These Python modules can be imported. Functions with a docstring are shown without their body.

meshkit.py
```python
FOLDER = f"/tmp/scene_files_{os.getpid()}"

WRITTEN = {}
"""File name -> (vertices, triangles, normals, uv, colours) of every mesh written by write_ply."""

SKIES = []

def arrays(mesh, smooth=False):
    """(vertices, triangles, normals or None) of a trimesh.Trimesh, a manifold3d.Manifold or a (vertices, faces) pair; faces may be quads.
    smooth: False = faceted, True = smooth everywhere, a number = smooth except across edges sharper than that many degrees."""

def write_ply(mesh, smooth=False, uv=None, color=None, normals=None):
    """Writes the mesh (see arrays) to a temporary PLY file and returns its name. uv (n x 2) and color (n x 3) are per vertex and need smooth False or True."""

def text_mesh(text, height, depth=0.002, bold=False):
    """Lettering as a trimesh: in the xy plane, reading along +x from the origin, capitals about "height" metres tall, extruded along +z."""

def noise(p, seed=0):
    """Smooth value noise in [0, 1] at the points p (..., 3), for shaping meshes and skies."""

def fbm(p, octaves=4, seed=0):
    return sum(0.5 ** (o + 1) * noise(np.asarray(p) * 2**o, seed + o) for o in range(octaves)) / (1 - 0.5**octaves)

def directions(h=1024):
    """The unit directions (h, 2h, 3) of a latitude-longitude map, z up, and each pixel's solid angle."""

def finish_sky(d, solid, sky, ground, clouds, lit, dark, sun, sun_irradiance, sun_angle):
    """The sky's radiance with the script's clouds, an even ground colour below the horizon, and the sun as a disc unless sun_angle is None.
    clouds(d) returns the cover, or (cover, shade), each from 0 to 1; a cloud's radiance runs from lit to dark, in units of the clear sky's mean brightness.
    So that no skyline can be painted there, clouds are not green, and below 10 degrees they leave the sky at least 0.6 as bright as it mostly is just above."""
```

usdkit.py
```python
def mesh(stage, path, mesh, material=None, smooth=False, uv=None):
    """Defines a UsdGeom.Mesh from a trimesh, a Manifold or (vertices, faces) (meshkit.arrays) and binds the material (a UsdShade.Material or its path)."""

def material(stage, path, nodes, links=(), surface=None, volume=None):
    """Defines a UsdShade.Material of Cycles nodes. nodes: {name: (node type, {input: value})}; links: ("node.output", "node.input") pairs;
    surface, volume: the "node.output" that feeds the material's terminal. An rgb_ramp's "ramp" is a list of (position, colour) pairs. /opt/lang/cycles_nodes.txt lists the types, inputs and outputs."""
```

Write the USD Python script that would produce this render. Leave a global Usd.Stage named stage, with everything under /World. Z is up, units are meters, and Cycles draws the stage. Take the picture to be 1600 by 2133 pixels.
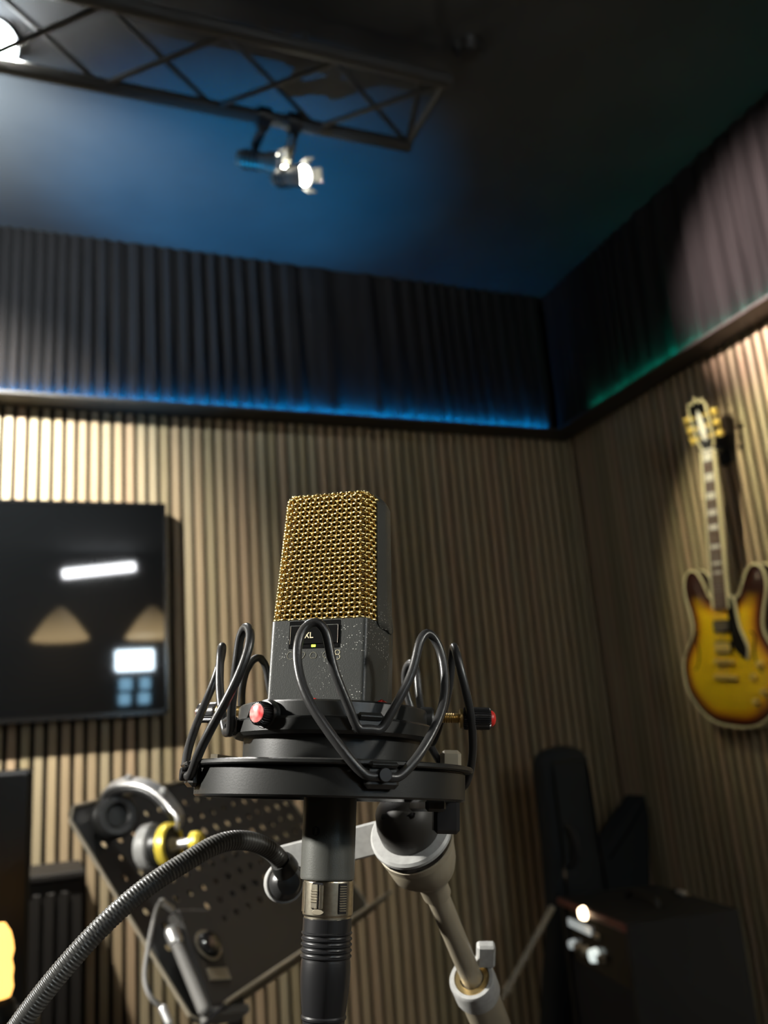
import math, random
import numpy as np
import trimesh
import manifold3d as m3
import shapely
from shapely.geometry import Polygon, Point, LineString
import usdkit, meshkit
from pxr import Usd, UsdGeom, UsdLux, UsdShade, Gf, Sdf, Vt

random.seed(7)
RNG = np.random.RandomState(11)
stage = Usd.Stage.CreateInMemory()
UsdGeom.Xform.Define(stage, '/World')
UsdGeom.Scope.Define(stage, '/World/Looks')

# ------------------------------------------------------------------ camera
F, CX, CY = 1800.0, 800.0, 1066.5          # focal length and centre in pixels of the 1600 x 2133 frame
RC = np.array([[0.9281967983688804, 0.023342054496094073, 0.37135677183762444],
               [-0.36425825158262415, 0.2606865698000293, 0.8940684752746089],
               [-0.0759383279492628, -0.9651412646953791, 0.25047097542524643]])   # camera (x right, y down, z forward) -> world
EYE = np.array([0.0, 0.0, 1.35])
FOCUS, APERTURE, EXPOSURE = 0.335, 0.0028, 0.0
cam = UsdGeom.Camera.Define(stage, '/World/Camera')
cam.CreateHorizontalApertureAttr(24.0)
cam.CreateVerticalApertureAttr(24.0 * 2133 / 1600)
cam.CreateFocalLengthAttr(24.0 * F / 1600)
cam.CreateFStopAttr(24.0 * F / 1600 / (APERTURE * 1000))
cam.CreateFocusDistanceAttr(FOCUS)
cam.CreateClippingRangeAttr(Gf.Vec2f(0.02, 100))
cam.CreateExposureAttr(EXPOSURE)
_m = np.eye(4)
_m[0, :3], _m[1, :3], _m[2, :3], _m[3, :3] = RC[:, 0], -RC[:, 1], -RC[:, 2], EYE
cam.AddTransformOp().Set(Gf.Matrix4d(*_m.ravel().tolist()))

def nrm(v):
    v = np.asarray(v, float)
    return v / np.linalg.norm(v)
def ray(px, py):
    return RC @ np.array([(px - CX) / F, (py - CY) / F, 1.0])
def P(px, py, depth):
    return EYE + ray(px, py) * depth
def on_x(px, py, x):
    r = ray(px, py); return EYE + r * (x / r[0])
def on_y(px, py, y):
    r = ray(px, py); return EYE + r * (y / r[1])
def on_z(px, py, z):
    r = ray(px, py); return EYE + r * ((z - EYE[2]) / r[2])

# room measures
YB, XR = 3.03, 2.15            # back wall, right wall (front of the slats)
ZC, ZT = 1.226 - 0.03 + 1.35, 1.845 + 1.35   # slat top, ceiling
XL, YR = -2.4, -2.7            # left wall, rear wall
TVY = 2.968                    # television screen plane

# ------------------------------------------------------------------ sky (closed room: almost black)
dome = UsdLux.DomeLight.Define(stage, '/World/dome_light')
dome.CreateIntensityAttr(0.02)
dome.CreateColorAttr(Gf.Vec3f(0.5, 0.6, 0.8))

def xf_to(prim, pos, d):
    """points a light's -z along d"""
    z = -nrm(d)
    x = nrm(np.cross([0, 0, 1.0] if abs(z[2]) < 0.95 else [0, 1.0, 0], z))
    y = np.cross(z, x)
    m = np.eye(4); m[0, :3], m[1, :3], m[2, :3], m[3, :3] = x, y, z, pos
    UsdGeom.Xformable(prim).AddTransformOp().Set(Gf.Matrix4d(*m.ravel().tolist()))
def spot(name, pos, d, power, color, angle, soft=0.3, radius=0.02):
    l = UsdLux.SphereLight.Define(stage, '/World/' + name)
    l.CreateRadiusAttr(radius); l.CreateIntensityAttr(power / (4 * math.pi * radius ** 2) / math.pi)
    l.CreateColorAttr(Gf.Vec3f(*color))
    s = UsdLux.ShapingAPI.Apply(l.GetPrim())
    s.CreateShapingConeAngleAttr(angle); s.CreateShapingConeSoftnessAttr(soft)
    xf_to(l.GetPrim(), pos, d)
def disk(name, pos, d, radiance, color, radius):
    l = UsdLux.DiskLight.Define(stage, '/World/' + name)
    l.CreateRadiusAttr(radius); l.CreateIntensityAttr(radiance); l.CreateColorAttr(Gf.Vec3f(*color))
    xf_to(l.GetPrim(), pos, d)

# lamps of the room: the flood lamp on the truss, two truss spots, a blue wash lamp, plus added washes; panel lamp and pendants are emitting meshes
LAMP = P(-16, 92, 2.22)
L_MAIN, L_SPOT, L_BLUE, L_KEY, L_WASH, L_UP, L_FILL = 420.0, 1150.0, 800.0, 290.0, 500.0, 70.0, 42.0
E_PANEL, E_PEND, E_BLUE, E_TEAL = 44.0, 5.0, 90.0, 40.0
spot('flood_lamp_light', LAMP + np.array([0.03, -0.06, -0.08]), np.array([0.0, 0.40, 1.40]) - LAMP, L_MAIN, (1.0, 0.97, 0.92), 38, 0.8, 0.035)
WASH = np.array([-0.45, 2.10, 2.84])
WAXIS = nrm([-0.15, 0.8, 0.45])
spot('added_wall_wash', WASH + WAXIS * 0.045, (0.02, 1.0, -0.9), L_WASH, (1.0, 0.95, 0.86), 51, 1.0, 0.04)  # added unseen light that brightens the left of the back wall
spot('added_ceiling_wash', WASH + WAXIS * 0.05, WAXIS, L_UP, (0.82, 0.93, 1.0), 89, 0.4, 0.04)  # added unseen light: ceiling glow in place of glare around the flood lamp
SP1, SP2 = P(578, 342, 2.44), P(636, 366, 2.40)
GT = np.array([2.1, 1.88, 1.70])
spot('truss_spot_light', SP1 + 0.03 * nrm(GT - SP1), GT - SP1, L_SPOT, (1.0, 0.94, 0.64), 22, 0.55)
spot('truss_spot_light_001', SP2 + 0.03 * nrm(GT - SP2), np.array([2.12, 1.74, 2.72]) - SP2, L_SPOT * 0.5, (1.0, 0.78, 0.76), 19, 1.0)
BLUE = np.array([-0.95, 2.45, 0.22])
spot('blue_wash_light', BLUE, np.array([0.55, 2.52, 3.19]) - BLUE, L_BLUE, (0.0, 0.42, 1.0), 12.5, 1.0, 0.03)

# ------------------------------------------------------------------ materials
def M(name, base=(0.5, 0.5, 0.5), rough=0.5, metal=0.0, spec=0.5, noise=None, bump=None, emit=None, coat=0.0, coord='object', sheen=0.0, trans=0.0, **kw):
    """principled material; noise=(scale, other colour, detail), bump=(scale, distance)"""
    path = '/World/Looks/' + name
    p = dict(base_color=base, roughness=rough, metallic=metal, specular_ior_level=spec, coat_weight=coat, sheen_weight=sheen, transmission_weight=trans, **kw)
    if emit: p.update(emission_color=emit[0], emission_strength=emit[1])
    nodes, links = {'p': ('principled_bsdf', p), 'tc': ('texture_coordinate', {})}, []
    if noise:
        sc = noise[0] if isinstance(noise[0], (tuple, list)) else (noise[0],) * 3
        nodes['map'] = ('mapping', {'scale': sc})
        nodes['n'] = ('noise_texture', {'scale': 1.0, 'detail': noise[2] if len(noise) > 2 else 3.0})
        nodes['r'] = ('rgb_ramp', {'ramp': [(0.35, base), (0.65, noise[1])]})
        links += [('tc.' + coord, 'map.vector'), ('map.vector', 'n.vector'), ('n.fac', 'r.fac'), ('r.color', 'p.base_color')]
    if bump:
        nodes['bn'] = ('noise_texture', {'scale': bump[0], 'detail': 4.0})
        nodes['b'] = ('bump', {'distance': bump[1], 'strength': 1.0})
        links += [('tc.' + coord, 'bn.vector'), ('bn.fac', 'b.height'), ('b.normal', 'p.normal')]
    return usdkit.material(stage, path, nodes, links, surface='p.BSDF')

WOODS = [M(f'oak_slat_{i}', c, 0.55, noise=((40, 40, 1.6), d, 4.0)) for i, (c, d) in enumerate([
    ((0.44, 0.335, 0.205), (0.34, 0.255, 0.15)), ((0.37, 0.305, 0.18), (0.30, 0.24, 0.135)),
    ((0.46, 0.335, 0.21), (0.37, 0.265, 0.16)), ((0.35, 0.295, 0.185), (0.41, 0.33, 0.205)), ((0.45, 0.355, 0.215), (0.38, 0.29, 0.17))])]
FELT = M('black_felt', (0.012, 0.011, 0.010), 0.95, spec=0.1)
CEIL = M('black_ceiling', (0.055, 0.06, 0.065), 0.85, spec=0.2, noise=(2.0, (0.075, 0.08, 0.085)))
WALLD = M('dark_wall', (0.10, 0.085, 0.07), 0.8, noise=(3.0, (0.12, 0.10, 0.08)))
FLOOR = M('dark_floor', (0.07, 0.055, 0.045), 0.5, noise=((2, 14, 2), (0.10, 0.08, 0.06)))
CURT = M('grey_curtain', (0.017, 0.0155, 0.0155), 0.9, spec=0.08, sheen=0.05, noise=((30, 30, 4), (0.013, 0.012, 0.012)))
CHAN = M('black_channel', (0.03, 0.027, 0.022), 0.5)
LEDB = M('blue_led', (0.02, 0.05, 0.1), 0.4, emit=((0.0, 0.33, 1.0), E_BLUE * 6))
LEDT = M('teal_led', (0.02, 0.1, 0.08), 0.4, emit=((0.0, 0.9, 0.6), E_TEAL * 4))
BLK = M('black_plastic', (0.015, 0.0155, 0.0145), 0.36, bump=(1500, 0.00002))
BLKG = M('black_gloss', (0.008, 0.008, 0.008), 0.12)
GOOSE = M('gooseneck_metal', (0.05, 0.05, 0.047), 0.36, spec=0.7)
LAMPB = M('lamp_body', (0.10, 0.098, 0.09), 0.4)
BLKM = M('black_satin_metal', (0.011, 0.011, 0.012), 0.32, spec=0.6)
RUB = M('black_rubber', (0.024, 0.024, 0.024), 0.33, bump=(600, 0.00006))
GREYM = M('grey_satin_metal', (0.28, 0.245, 0.18), 0.40, metal=0.2)
ALU = M('aluminium', (0.75, 0.75, 0.74), 0.35, metal=0.85)
SIL = M('nickel_silver', (0.72, 0.66, 0.52), 0.28, metal=1.0, noise=(700, (0.62, 0.56, 0.44)))
WHT = M('white_grey_metal', (0.34, 0.34, 0.33), 0.45, noise=(300, (0.29, 0.29, 0.28)))
GOLD = M('gold_wire', (0.95, 0.71, 0.27), 0.24, metal=1.0)
GOLDD = M('dark_gold_gauze', (0.16, 0.10, 0.03), 0.5, metal=0.7, noise=(1500, (0.03, 0.02, 0.008)))
BRASS = M('brass', (0.80, 0.60, 0.28), 0.3, metal=1.0)
RED = M('red_jewel', (0.75, 0.02, 0.03), 0.15, noise=(330, (0.85, 0.35, 0.32), 1.0), coat=0.6)
REDM = M('red_plastic', (0.55, 0.02, 0.015), 0.4)
TRUSSM = M('truss_grey', (0.05, 0.05, 0.048), 0.55, spec=0.4)
PRINT = M('cream_print', (0.62, 0.55, 0.36), 0.6)
PRINTD = M('faded_gold_print', (0.16, 0.15, 0.105), 0.6)
GREEN = M('green_led', (0.1, 0.5, 0.05), 0.4, emit=((0.35, 1.0, 0.02), 6.0))
GREEND = M('dim_green_led', (0.05, 0.2, 0.02), 0.4, emit=((0.3, 1.0, 0.05), 0.6))
SCREEN = M('black_screen', (0.003, 0.0035, 0.004), 0.035, spec=0.75)
CREAM = M('cream_binding', (0.80, 0.72, 0.42), 0.4)
PEARL = M('pearl_inlay', (0.85, 0.83, 0.74), 0.3)
ROSEW = M('rosewood', (0.12, 0.07, 0.045), 0.5)
DESK = M('desk_black', (0.026, 0.026, 0.025), 0.42)
MAHO = M('dark_burst_side', (0.035, 0.012, 0.008), 0.25, coat=0.5)
GOLDH = M('gold_hardware', (0.88, 0.64, 0.16), 0.35, metal=0.35)
GLOWPLATE = M('glowing_plate', (0.8, 0.8, 0.78), 0.4, emit=((0.85, 0.95, 0.95), 0.32))  # emission paints brightness onto a silver plate that is no lamp
KNOBGLOW = M('glowing_knob', (0.8, 0.85, 0.85), 0.4, emit=((0.85, 0.95, 0.9), 0.9))  # emission added to brighten a silver part of the amplifier
STRG = M('steel_string', (0.7, 0.7, 0.66), 0.3, metal=1.0)
TOLEX = M('black_tolex', (0.011, 0.012, 0.012), 0.6, bump=(500, 0.0003))
GRILLC = M('amp_grille_cloth', (0.016, 0.017, 0.020), 0.9, noise=(800, (0.03, 0.03, 0.035)))
BROWN = M('red_brown_leather', (0.22, 0.07, 0.05), 0.5)
BAG = M('dark_gig_bag', (0.013, 0.018, 0.021), 0.8, bump=(200, 0.0004))
YEL = M('yellow_gold_ring', (0.85, 0.66, 0.08), 0.35, metal=0.3)
DARKBOX = M('dark_box', (0.03, 0.028, 0.025), 0.5)
SHADEW = M('shade_dark', (0.010, 0.008, 0.006), 0.7, noise=((30, 30, 2), (0.014, 0.011, 0.008)))  # near-black tone holds the shade painted by the added ribbed block
GREYC = M('grey_cable', (0.16, 0.155, 0.145), 0.6)
LENS = M('spot_lens', (0.9, 0.9, 0.85), 0.3, emit=((1.0, 0.97, 0.82), 40.0))
FLOODL = M('flood_lens', (0.9, 0.95, 1.0), 0.3, emit=((0.86, 0.95, 1.0), 45.0))
PANEL = M('panel_lamp', (0.9, 0.9, 0.9), 0.4, emit=((0.95, 0.97, 1.0), E_PANEL))
BLUEW = M('blue_white_lamp', (0.8, 0.9, 1.0), 0.4, emit=((0.72, 0.88, 1.0), 42.0))
BLUES = M('small_blue_lamp', (0.3, 0.6, 0.9), 0.4, emit=((0.3, 0.6, 0.85), 9.0))
BLUEL = M('blue_lens', (0.1, 0.2, 0.9), 0.3, emit=((0.0, 0.3, 1.0), 6.0))
ORANGE = M('orange_lamp', (0.9, 0.5, 0.1), 0.5, emit=((1.0, 0.5, 0.12), 2.6))
JEWEL = M('pilot_jewel', (0.9, 0.7, 0.4), 0.3, emit=((1.0, 0.78, 0.5), 10.0))

# pendant shade glows most at its mouth: a lamp, so it may emit; object z runs 0 (mouth) .. 0.28 (tip)
PENDM = usdkit.material(stage, '/World/Looks/pendant_glow', {
    'tc': ('texture_coordinate', {}), 's': ('separate_xyz', {}), 'r': ('map_range', {'from_min': 0.0, 'from_max': 0.28, 'to_min': E_PEND, 'to_max': E_PEND * 0.12, 'clamp': True}),
    'p': ('principled_bsdf', {'base_color': (0.8, 0.6, 0.35), 'emission_color': (1.0, 0.72, 0.36)})},
    [('tc.object', 's.vector'), ('s.z', 'r.value'), ('r.result', 'p.emission_strength')], surface='p.BSDF')
# dusty dark grey lacquer of the microphone: sparse pale specks of dust
STUB = M('stub_grey', (0.095, 0.097, 0.088), 0.36, metal=0.3, bump=(1800, 0.00004))
MICB = usdkit.material(stage, '/World/Looks/mic_lacquer', {
    'tc': ('texture_coordinate', {}), 'v': ('voronoi_texture', {'scale': 900.0, 'randomness': 1.0}), 'n': ('noise_texture', {'scale': 60.0, 'detail': 2.0}),
    'lt': ('math', {'math_type': 'less_than', 'value2': 0.19}), 'g': ('map_range', {'from_min': 0.49, 'from_max': 0.58, 'to_min': 0.0, 'to_max': 1.0, 'clamp': True}),
    'mu': ('math', {'math_type': 'multiply'}), 'mx': ('mix_color', {'a': (0.027, 0.029, 0.0265), 'b': (0.35, 0.35, 0.32)}),
    'bn': ('noise_texture', {'scale': 1800.0}), 'b': ('bump', {'distance': 0.00005}), 'p': ('principled_bsdf', {'roughness': 0.42})},
    [('tc.object', 'v.vector'), ('tc.object', 'n.vector'), ('tc.object', 'bn.vector'), ('v.distance', 'lt.value1'), ('n.fac', 'g.value'), ('lt.value', 'mu.value1'), ('g.result', 'mu.value2'),
     ('mu.value', 'mx.fac'), ('mx.result', 'p.base_color'), ('bn.fac', 'b.height'), ('b.normal', 'p.normal')], surface='p.BSDF')
BURST = usdkit.material(stage, '/World/Looks/sunburst', {
    'at': ('attribute', {'attribute': 'burst'}), 'p': ('principled_bsdf', {'roughness': 0.25, 'coat_weight': 0.5})}, [('at.color', 'p.base_color')], surface='p.BSDF')

# ------------------------------------------------------------------ scene helpers
COUNT = {}
def path_for(parent, name):
    k = (parent, name); n = COUNT.get(k, 0); COUNT[k] = n + 1
    return f'{parent}/{name}' + (f'_{n:03d}' if n else '')
def tag(prim, label=None, cat=None, group=None, kind=None):
    for k, v in (('label', label), ('category', cat), ('group', group), ('kind', kind)):
        if v: prim.SetCustomDataByKey(k, v)
    return prim
class Thing:
    """an Xform directly under /World at the thing's base (frame f: 4x4, columns are axes, or just a point)"""
    def __init__(s, name, label, cat, frame, group=None, kind=None):
        s.path = path_for('/World', name)
        f = np.eye(4)
        frame = np.asarray(frame, float)
        if frame.shape == (3,): f[:3, 3] = frame
        else: f = frame
        s.f, s.inv = f, np.linalg.inv(f)
        x = UsdGeom.Xform.Define(stage, s.path)
        x.AddTransformOp().Set(Gf.Matrix4d(*f.T.ravel().tolist()))
        s.prim = tag(x.GetPrim(), label, cat, group, kind)
    def part(s, name, mesh, mat, parent=None, smooth=35, label=None, kind=None, local=False):
        if not local:
            v, fc, _ = meshkit.arrays(mesh)
            v = v @ s.inv[:3, :3].T + s.inv[:3, 3]
            mesh = trimesh.Trimesh(v, fc, process=False)
        p = path_for(parent or s.path, name)
        usdkit.mesh(stage, p, mesh, mat, smooth=smooth)
        tag(stage.GetPrimAtPath(p), label, None, None, kind)
        return p
def struct(name, mesh, mat, smooth=False, label=None):
    p = path_for('/World', name)
    usdkit.mesh(stage, p, mesh, mat, smooth=smooth)
    tag(stage.GetPrimAtPath(p), label, None, None, 'structure')
    return p
def single(name, mesh, mat, label, cat, smooth=35, group=None):
    t = Thing(name, label, cat, meshkit.arrays(mesh)[0].mean(0) * [1, 1, 0] + [0, 0, meshkit.arrays(mesh)[0][:, 2].min()], group)
    return t

def cat(*ms): return trimesh.util.concatenate([x for m in ms for x in (m if isinstance(m, (list, tuple)) else [m])])
def box(a, b):
    a, b = np.minimum(a, b), np.maximum(a, b)
    m = trimesh.creation.box(b - a); m.apply_translation((a + b) / 2); return m
def cbox(size, r=0.002, T=None):
    """box with chamfered edges, centred"""
    h = np.asarray(size, float) / 2; r = min(r, h.min() * 0.9)
    pts = []
    for sx in (-1, 1):
        for sy in (-1, 1):
            for sz in (-1, 1):
                for k in range(3):
                    q = h - r; q[k] = h[k]; pts.append(q * [sx, sy, sz])
    m = trimesh.convex.convex_hull(np.array(pts))
    if T is not None: m.apply_transform(T)
    return m
def frame(o, x, y, z):
    f = np.eye(4); f[:3, 0], f[:3, 1], f[:3, 2], f[:3, 3] = x, y, z, o; return f
def axis_frame(o, d, ref=(0, 0, 1.0)):
    """z along d"""
    z = nrm(d); ref = np.asarray(ref, float)
    if abs(z @ nrm(ref)) > 0.97: ref = np.array([1.0, 0, 0])
    x = nrm(np.cross(ref, z)); return frame(o, x, np.cross(z, x), z)
def lathe(prof, n=48, T=None, closed=True):
    """prof: (radius, z) from one end to the other"""
    prof = np.asarray(prof, float)
    if closed:
        if prof[0, 0] > 1e-9: prof = np.vstack([[0, prof[0, 1]], prof])
        if prof[-1, 0] > 1e-9: prof = np.vstack([prof, [0, prof[-1, 1]]])
    m = trimesh.creation.revolve(prof, sections=n)
    if T is not None: m.apply_transform(T)
    m.fix_normals() if m.is_watertight else None
    return m
def ring(prof, n=64, T=None):
    """closed profile loop (r, z) revolved: a ring"""
    p = np.asarray(prof, float); k = len(p)
    ang = np.arange(n) * 2 * np.pi / n
    v = np.stack([np.outer(np.cos(ang), p[:, 0]), np.outer(np.sin(ang), p[:, 0]), np.tile(p[:, 1], (n, 1))], -1).reshape(-1, 3)
    i, j = np.meshgrid(np.arange(n), np.arange(k), indexing='ij')
    a, b, c, d = i * k + j, ((i + 1) % n) * k + j, ((i + 1) % n) * k + (j + 1) % k, i * k + (j + 1) % k
    f = np.vstack([np.stack([a, b, c], -1).reshape(-1, 3), np.stack([a, c, d], -1).reshape(-1, 3)])
    m = trimesh.Trimesh(v, f, process=False)
    if m.volume < 0: m.invert()
    if T is not None: m.apply_transform(T)
    return m
def spline(pts, n, closed=False):
    from scipy.interpolate import CubicSpline
    p = np.asarray(pts, float)
    if closed: p = np.vstack([p, p[:1]])
    t = np.r_[0, np.cumsum(np.sqrt(np.linalg.norm(np.diff(p, axis=0), axis=1)))]
    s = CubicSpline(t, p, bc_type='periodic' if closed else 'natural')
    u = np.linspace(0, t[-1], n, endpoint=not closed)
    q = s(u)
    # even spacing
    d = np.r_[0, np.cumsum(np.linalg.norm(np.diff(s(np.linspace(0, t[-1], 2000)), axis=0), axis=1))]
    uu = np.interp(np.linspace(0, d[-1], n, endpoint=not closed), d, np.linspace(0, t[-1], 2000))
    return s(uu)
def tube(pts, r, n=12, closed=False, flat=1.0, ref=None):
    """swept tube; r a number or one per point"""
    p = np.asarray(pts, float); k = len(p); r = np.broadcast_to(r, (k,))
    if closed: t = np.roll(p, -1, 0) - np.roll(p, 1, 0)
    else: t = np.gradient(p, axis=0)
    t /= np.linalg.norm(t, axis=1, keepdims=True)
    a = np.zeros((k, 3))
    a0 = np.cross(t[0], [0, 0, 1.0]) if abs(t[0, 2]) < 0.9 else np.cross(t[0], [1.0, 0, 0])
    if ref is not None: a0 = np.cross(t[0], ref)
    a[0] = nrm(a0)
    for i in range(1, k):
        w = a[i - 1] - t[i] * (a[i - 1] @ t[i]); a[i] = nrm(w)
    if closed:   # spread the closing twist
        w = a[-1] - t[0] * (a[-1] @ t[0]); w = nrm(w)
        tw = math.atan2(np.cross(w, a[0]) @ t[0], w @ a[0])
        for i in range(k):
            g = tw * i / k; a[i] = a[i] * math.cos(g) + np.cross(t[i], a[i]) * math.sin(g)
    b = np.cross(t, a)
    ang = np.arange(n) * 2 * np.pi / n
    v = (p[:, None] + r[:, None, None] * (np.cos(ang)[None, :, None] * a[:, None] + flat * np.sin(ang)[None, :, None] * b[:, None])).reshape(-1, 3)
    kk = k if closed else k - 1
    i, j = np.meshgrid(np.arange(kk), np.arange(n), indexing='ij'); i2 = (i + 1) % k
    q = np.stack([i * n + j, i * n + (j + 1) % n, i2 * n + (j + 1) % n, i2 * n + j], -1).reshape(-1, 4)
    f = np.vstack([q[:, [0, 1, 2]], q[:, [0, 2, 3]]])
    if not closed:
        v = np.vstack([v, p[:1], p[-1:]]); j = np.arange(n)
        f = np.vstack([f, np.stack([np.full(n, k * n), (j + 1) % n, j], -1), np.stack([np.full(n, k * n + 1), (k - 1) * n + j, (k - 1) * n + (j + 1) % n], -1)])
    m = trimesh.Trimesh(v, f, process=False)
    if m.volume < 0: m.invert()
    return m
def prism(poly, h, T=None):
    ms = [trimesh.creation.extrude_polygon(g, h, engine='earcut') for g in getattr(poly, 'geoms', [poly])]
    m = cat(*ms)
    if T is not None: m.apply_transform(T)
    return m
def cyl(a, b, r, n=24):
    a, b = np.asarray(a, float), np.asarray(b, float)
    L = np.linalg.norm(b - a); c = min(r * 0.12, L * 0.2)
    return lathe([(r - c, 0), (r, c), (r, L - c), (r - c, L)], n, axis_frame(a, b - a))
def hull_spheres(cs, rs):
    pts = []
    for c, r in zip(cs, rs):
        s = trimesh.creation.icosphere(2, r); pts.append(s.vertices + np.asarray(c, float))
    return trimesh.convex.convex_hull(np.vstack(pts))

# ================================================================== THE SETTING
struct('floor', box([XL - 0.1, YR - 0.1, -0.08], [XR + 0.15, YB + 0.15, 0.0]), FLOOR, label='dark studio floor')
struct('ceiling', box([XL - 0.1, YR - 0.1, ZT], [XR + 0.15, YB + 0.15, ZT + 0.08]), CEIL, label='black studio ceiling')
SD, SW, SP = 0.020, 0.026, 0.040
wb = Thing('wall_back', 'back wall clad in vertical oak slats on black felt', None, [0, YB, 0], kind='structure')
wb.part('felt_backing', box([XL, YB + SD, 0], [XR + 0.12, YB + 0.12, ZT - 0.01]), FELT, smooth=False)
wr = Thing('wall_right', 'right wall clad in vertical oak slats on black felt', None, [XR, 0, 0], kind='structure')
wr.part('felt_backing', box([XR + SD, YR, 0], [XR + 0.12, YB + SD, ZT - 0.01]), FELT, smooth=False)
def slat(n):   # cross-section with eased front corners; n = outward front
    return [(-SW / 2, SD + 0.002), (SW / 2, SD + 0.002), (SW / 2, 0.002), (SW / 2 - 0.002, 0), (-SW / 2 + 0.002, 0), (-SW / 2, 0.002)]
SEC = np.array(slat(0))
x0 = on_y(14, 1000, YB)[0]
k = 0
while x0 - SP > -1.35: x0 -= SP
xs = np.r_[np.arange(x0, XR - 0.045, SP), XR - 0.0135]
for x in xs:
    pl = Polygon(np.c_[x + SEC[:, 0], YB + SEC[:, 1]])
    wb.part('slat', prism(pl, ZC - 0.004, trimesh.transformations.translation_matrix([0, 0, 0.002])), WOODS[RNG.randint(5)], smooth=False)
y0 = on_x(1380 + .1375 * 1250, 780 + .1375 * 900, XR)[1]
while y0 + SP < YB - 0.045: y0 += SP
for y in np.r_[YB - 0.0135, np.arange(y0, 0.35, -SP)]:
    pl = Polygon(np.c_[XR + SEC[:, 1], y + SEC[:, 0]])
    wr.part('slat', prism(pl, ZC - 0.004, trimesh.transformations.translation_matrix([0, 0, 0.002])), WOODS[RNG.randint(5)], smooth=False)
struct('wall_left', box([XL - 0.1, YR, 0], [XL, YB + SD, ZT - 0.01]), WALLD, label='dark left wall outside the view')
struct('wall_rear', box([XL, YR - 0.1, 0], [XR + SD, YR, ZT - 0.01]), WALLD, label='dark rear wall behind the camera')
# ledge that hides the LED strips, above the slats
LP = 0.11
tb = Thing('trim_1', 'black ledge over the back wall slats', None, [0, YB, ZC], kind='structure')
tb.part('ledge', box([-1.4, YB - LP, ZC], [XR - LP, YB + SD, ZC + 0.010]), CHAN, smooth=False)
tr = Thing('trim_2', 'black ledge over the right wall slats', None, [XR, 0, ZC], kind='structure')
tr.part('ledge', box([XR - LP, 0.3, ZC], [XR + SD, YB + SD, ZC + 0.010]), CHAN, smooth=False)
lb = Thing('led_strip', 'blue LED strip on the ledge below the back curtain', 'led strip', [0, YB - LP + 0.012, ZC + 0.016])
lb.part('light_tape', box([-1.38, YB - LP + 0.018, ZC + 0.0105], [XR - 0.15, YB - LP + 0.0185, ZC + 0.0155]), LEDB, smooth=False, label='glowing blue tape')
lt = Thing('led_strip', 'teal LED strip on the ledge below the right curtain', 'led strip', [XR - LP + 0.012, 0, ZC + 0.016])
lt.part('light_tape', box([XR - LP + 0.018, 0.32, ZC + 0.0105], [XR - LP + 0.0185, YB - 0.32, ZC + 0.0155]), LEDT, smooth=False, label='glowing teal tape')

lb.part('holder', box([-1.38, YB - LP + 0.0165, ZC + 0.010], [XR - 0.15, YB - LP + 0.018, ZC + 0.0158]), CHAN, smooth=False)
lt.part('holder', box([XR - LP + 0.0165, 0.32, ZC + 0.010], [XR - LP + 0.018, YB - 0.32, ZC + 0.0158]), CHAN, smooth=False)

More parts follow.
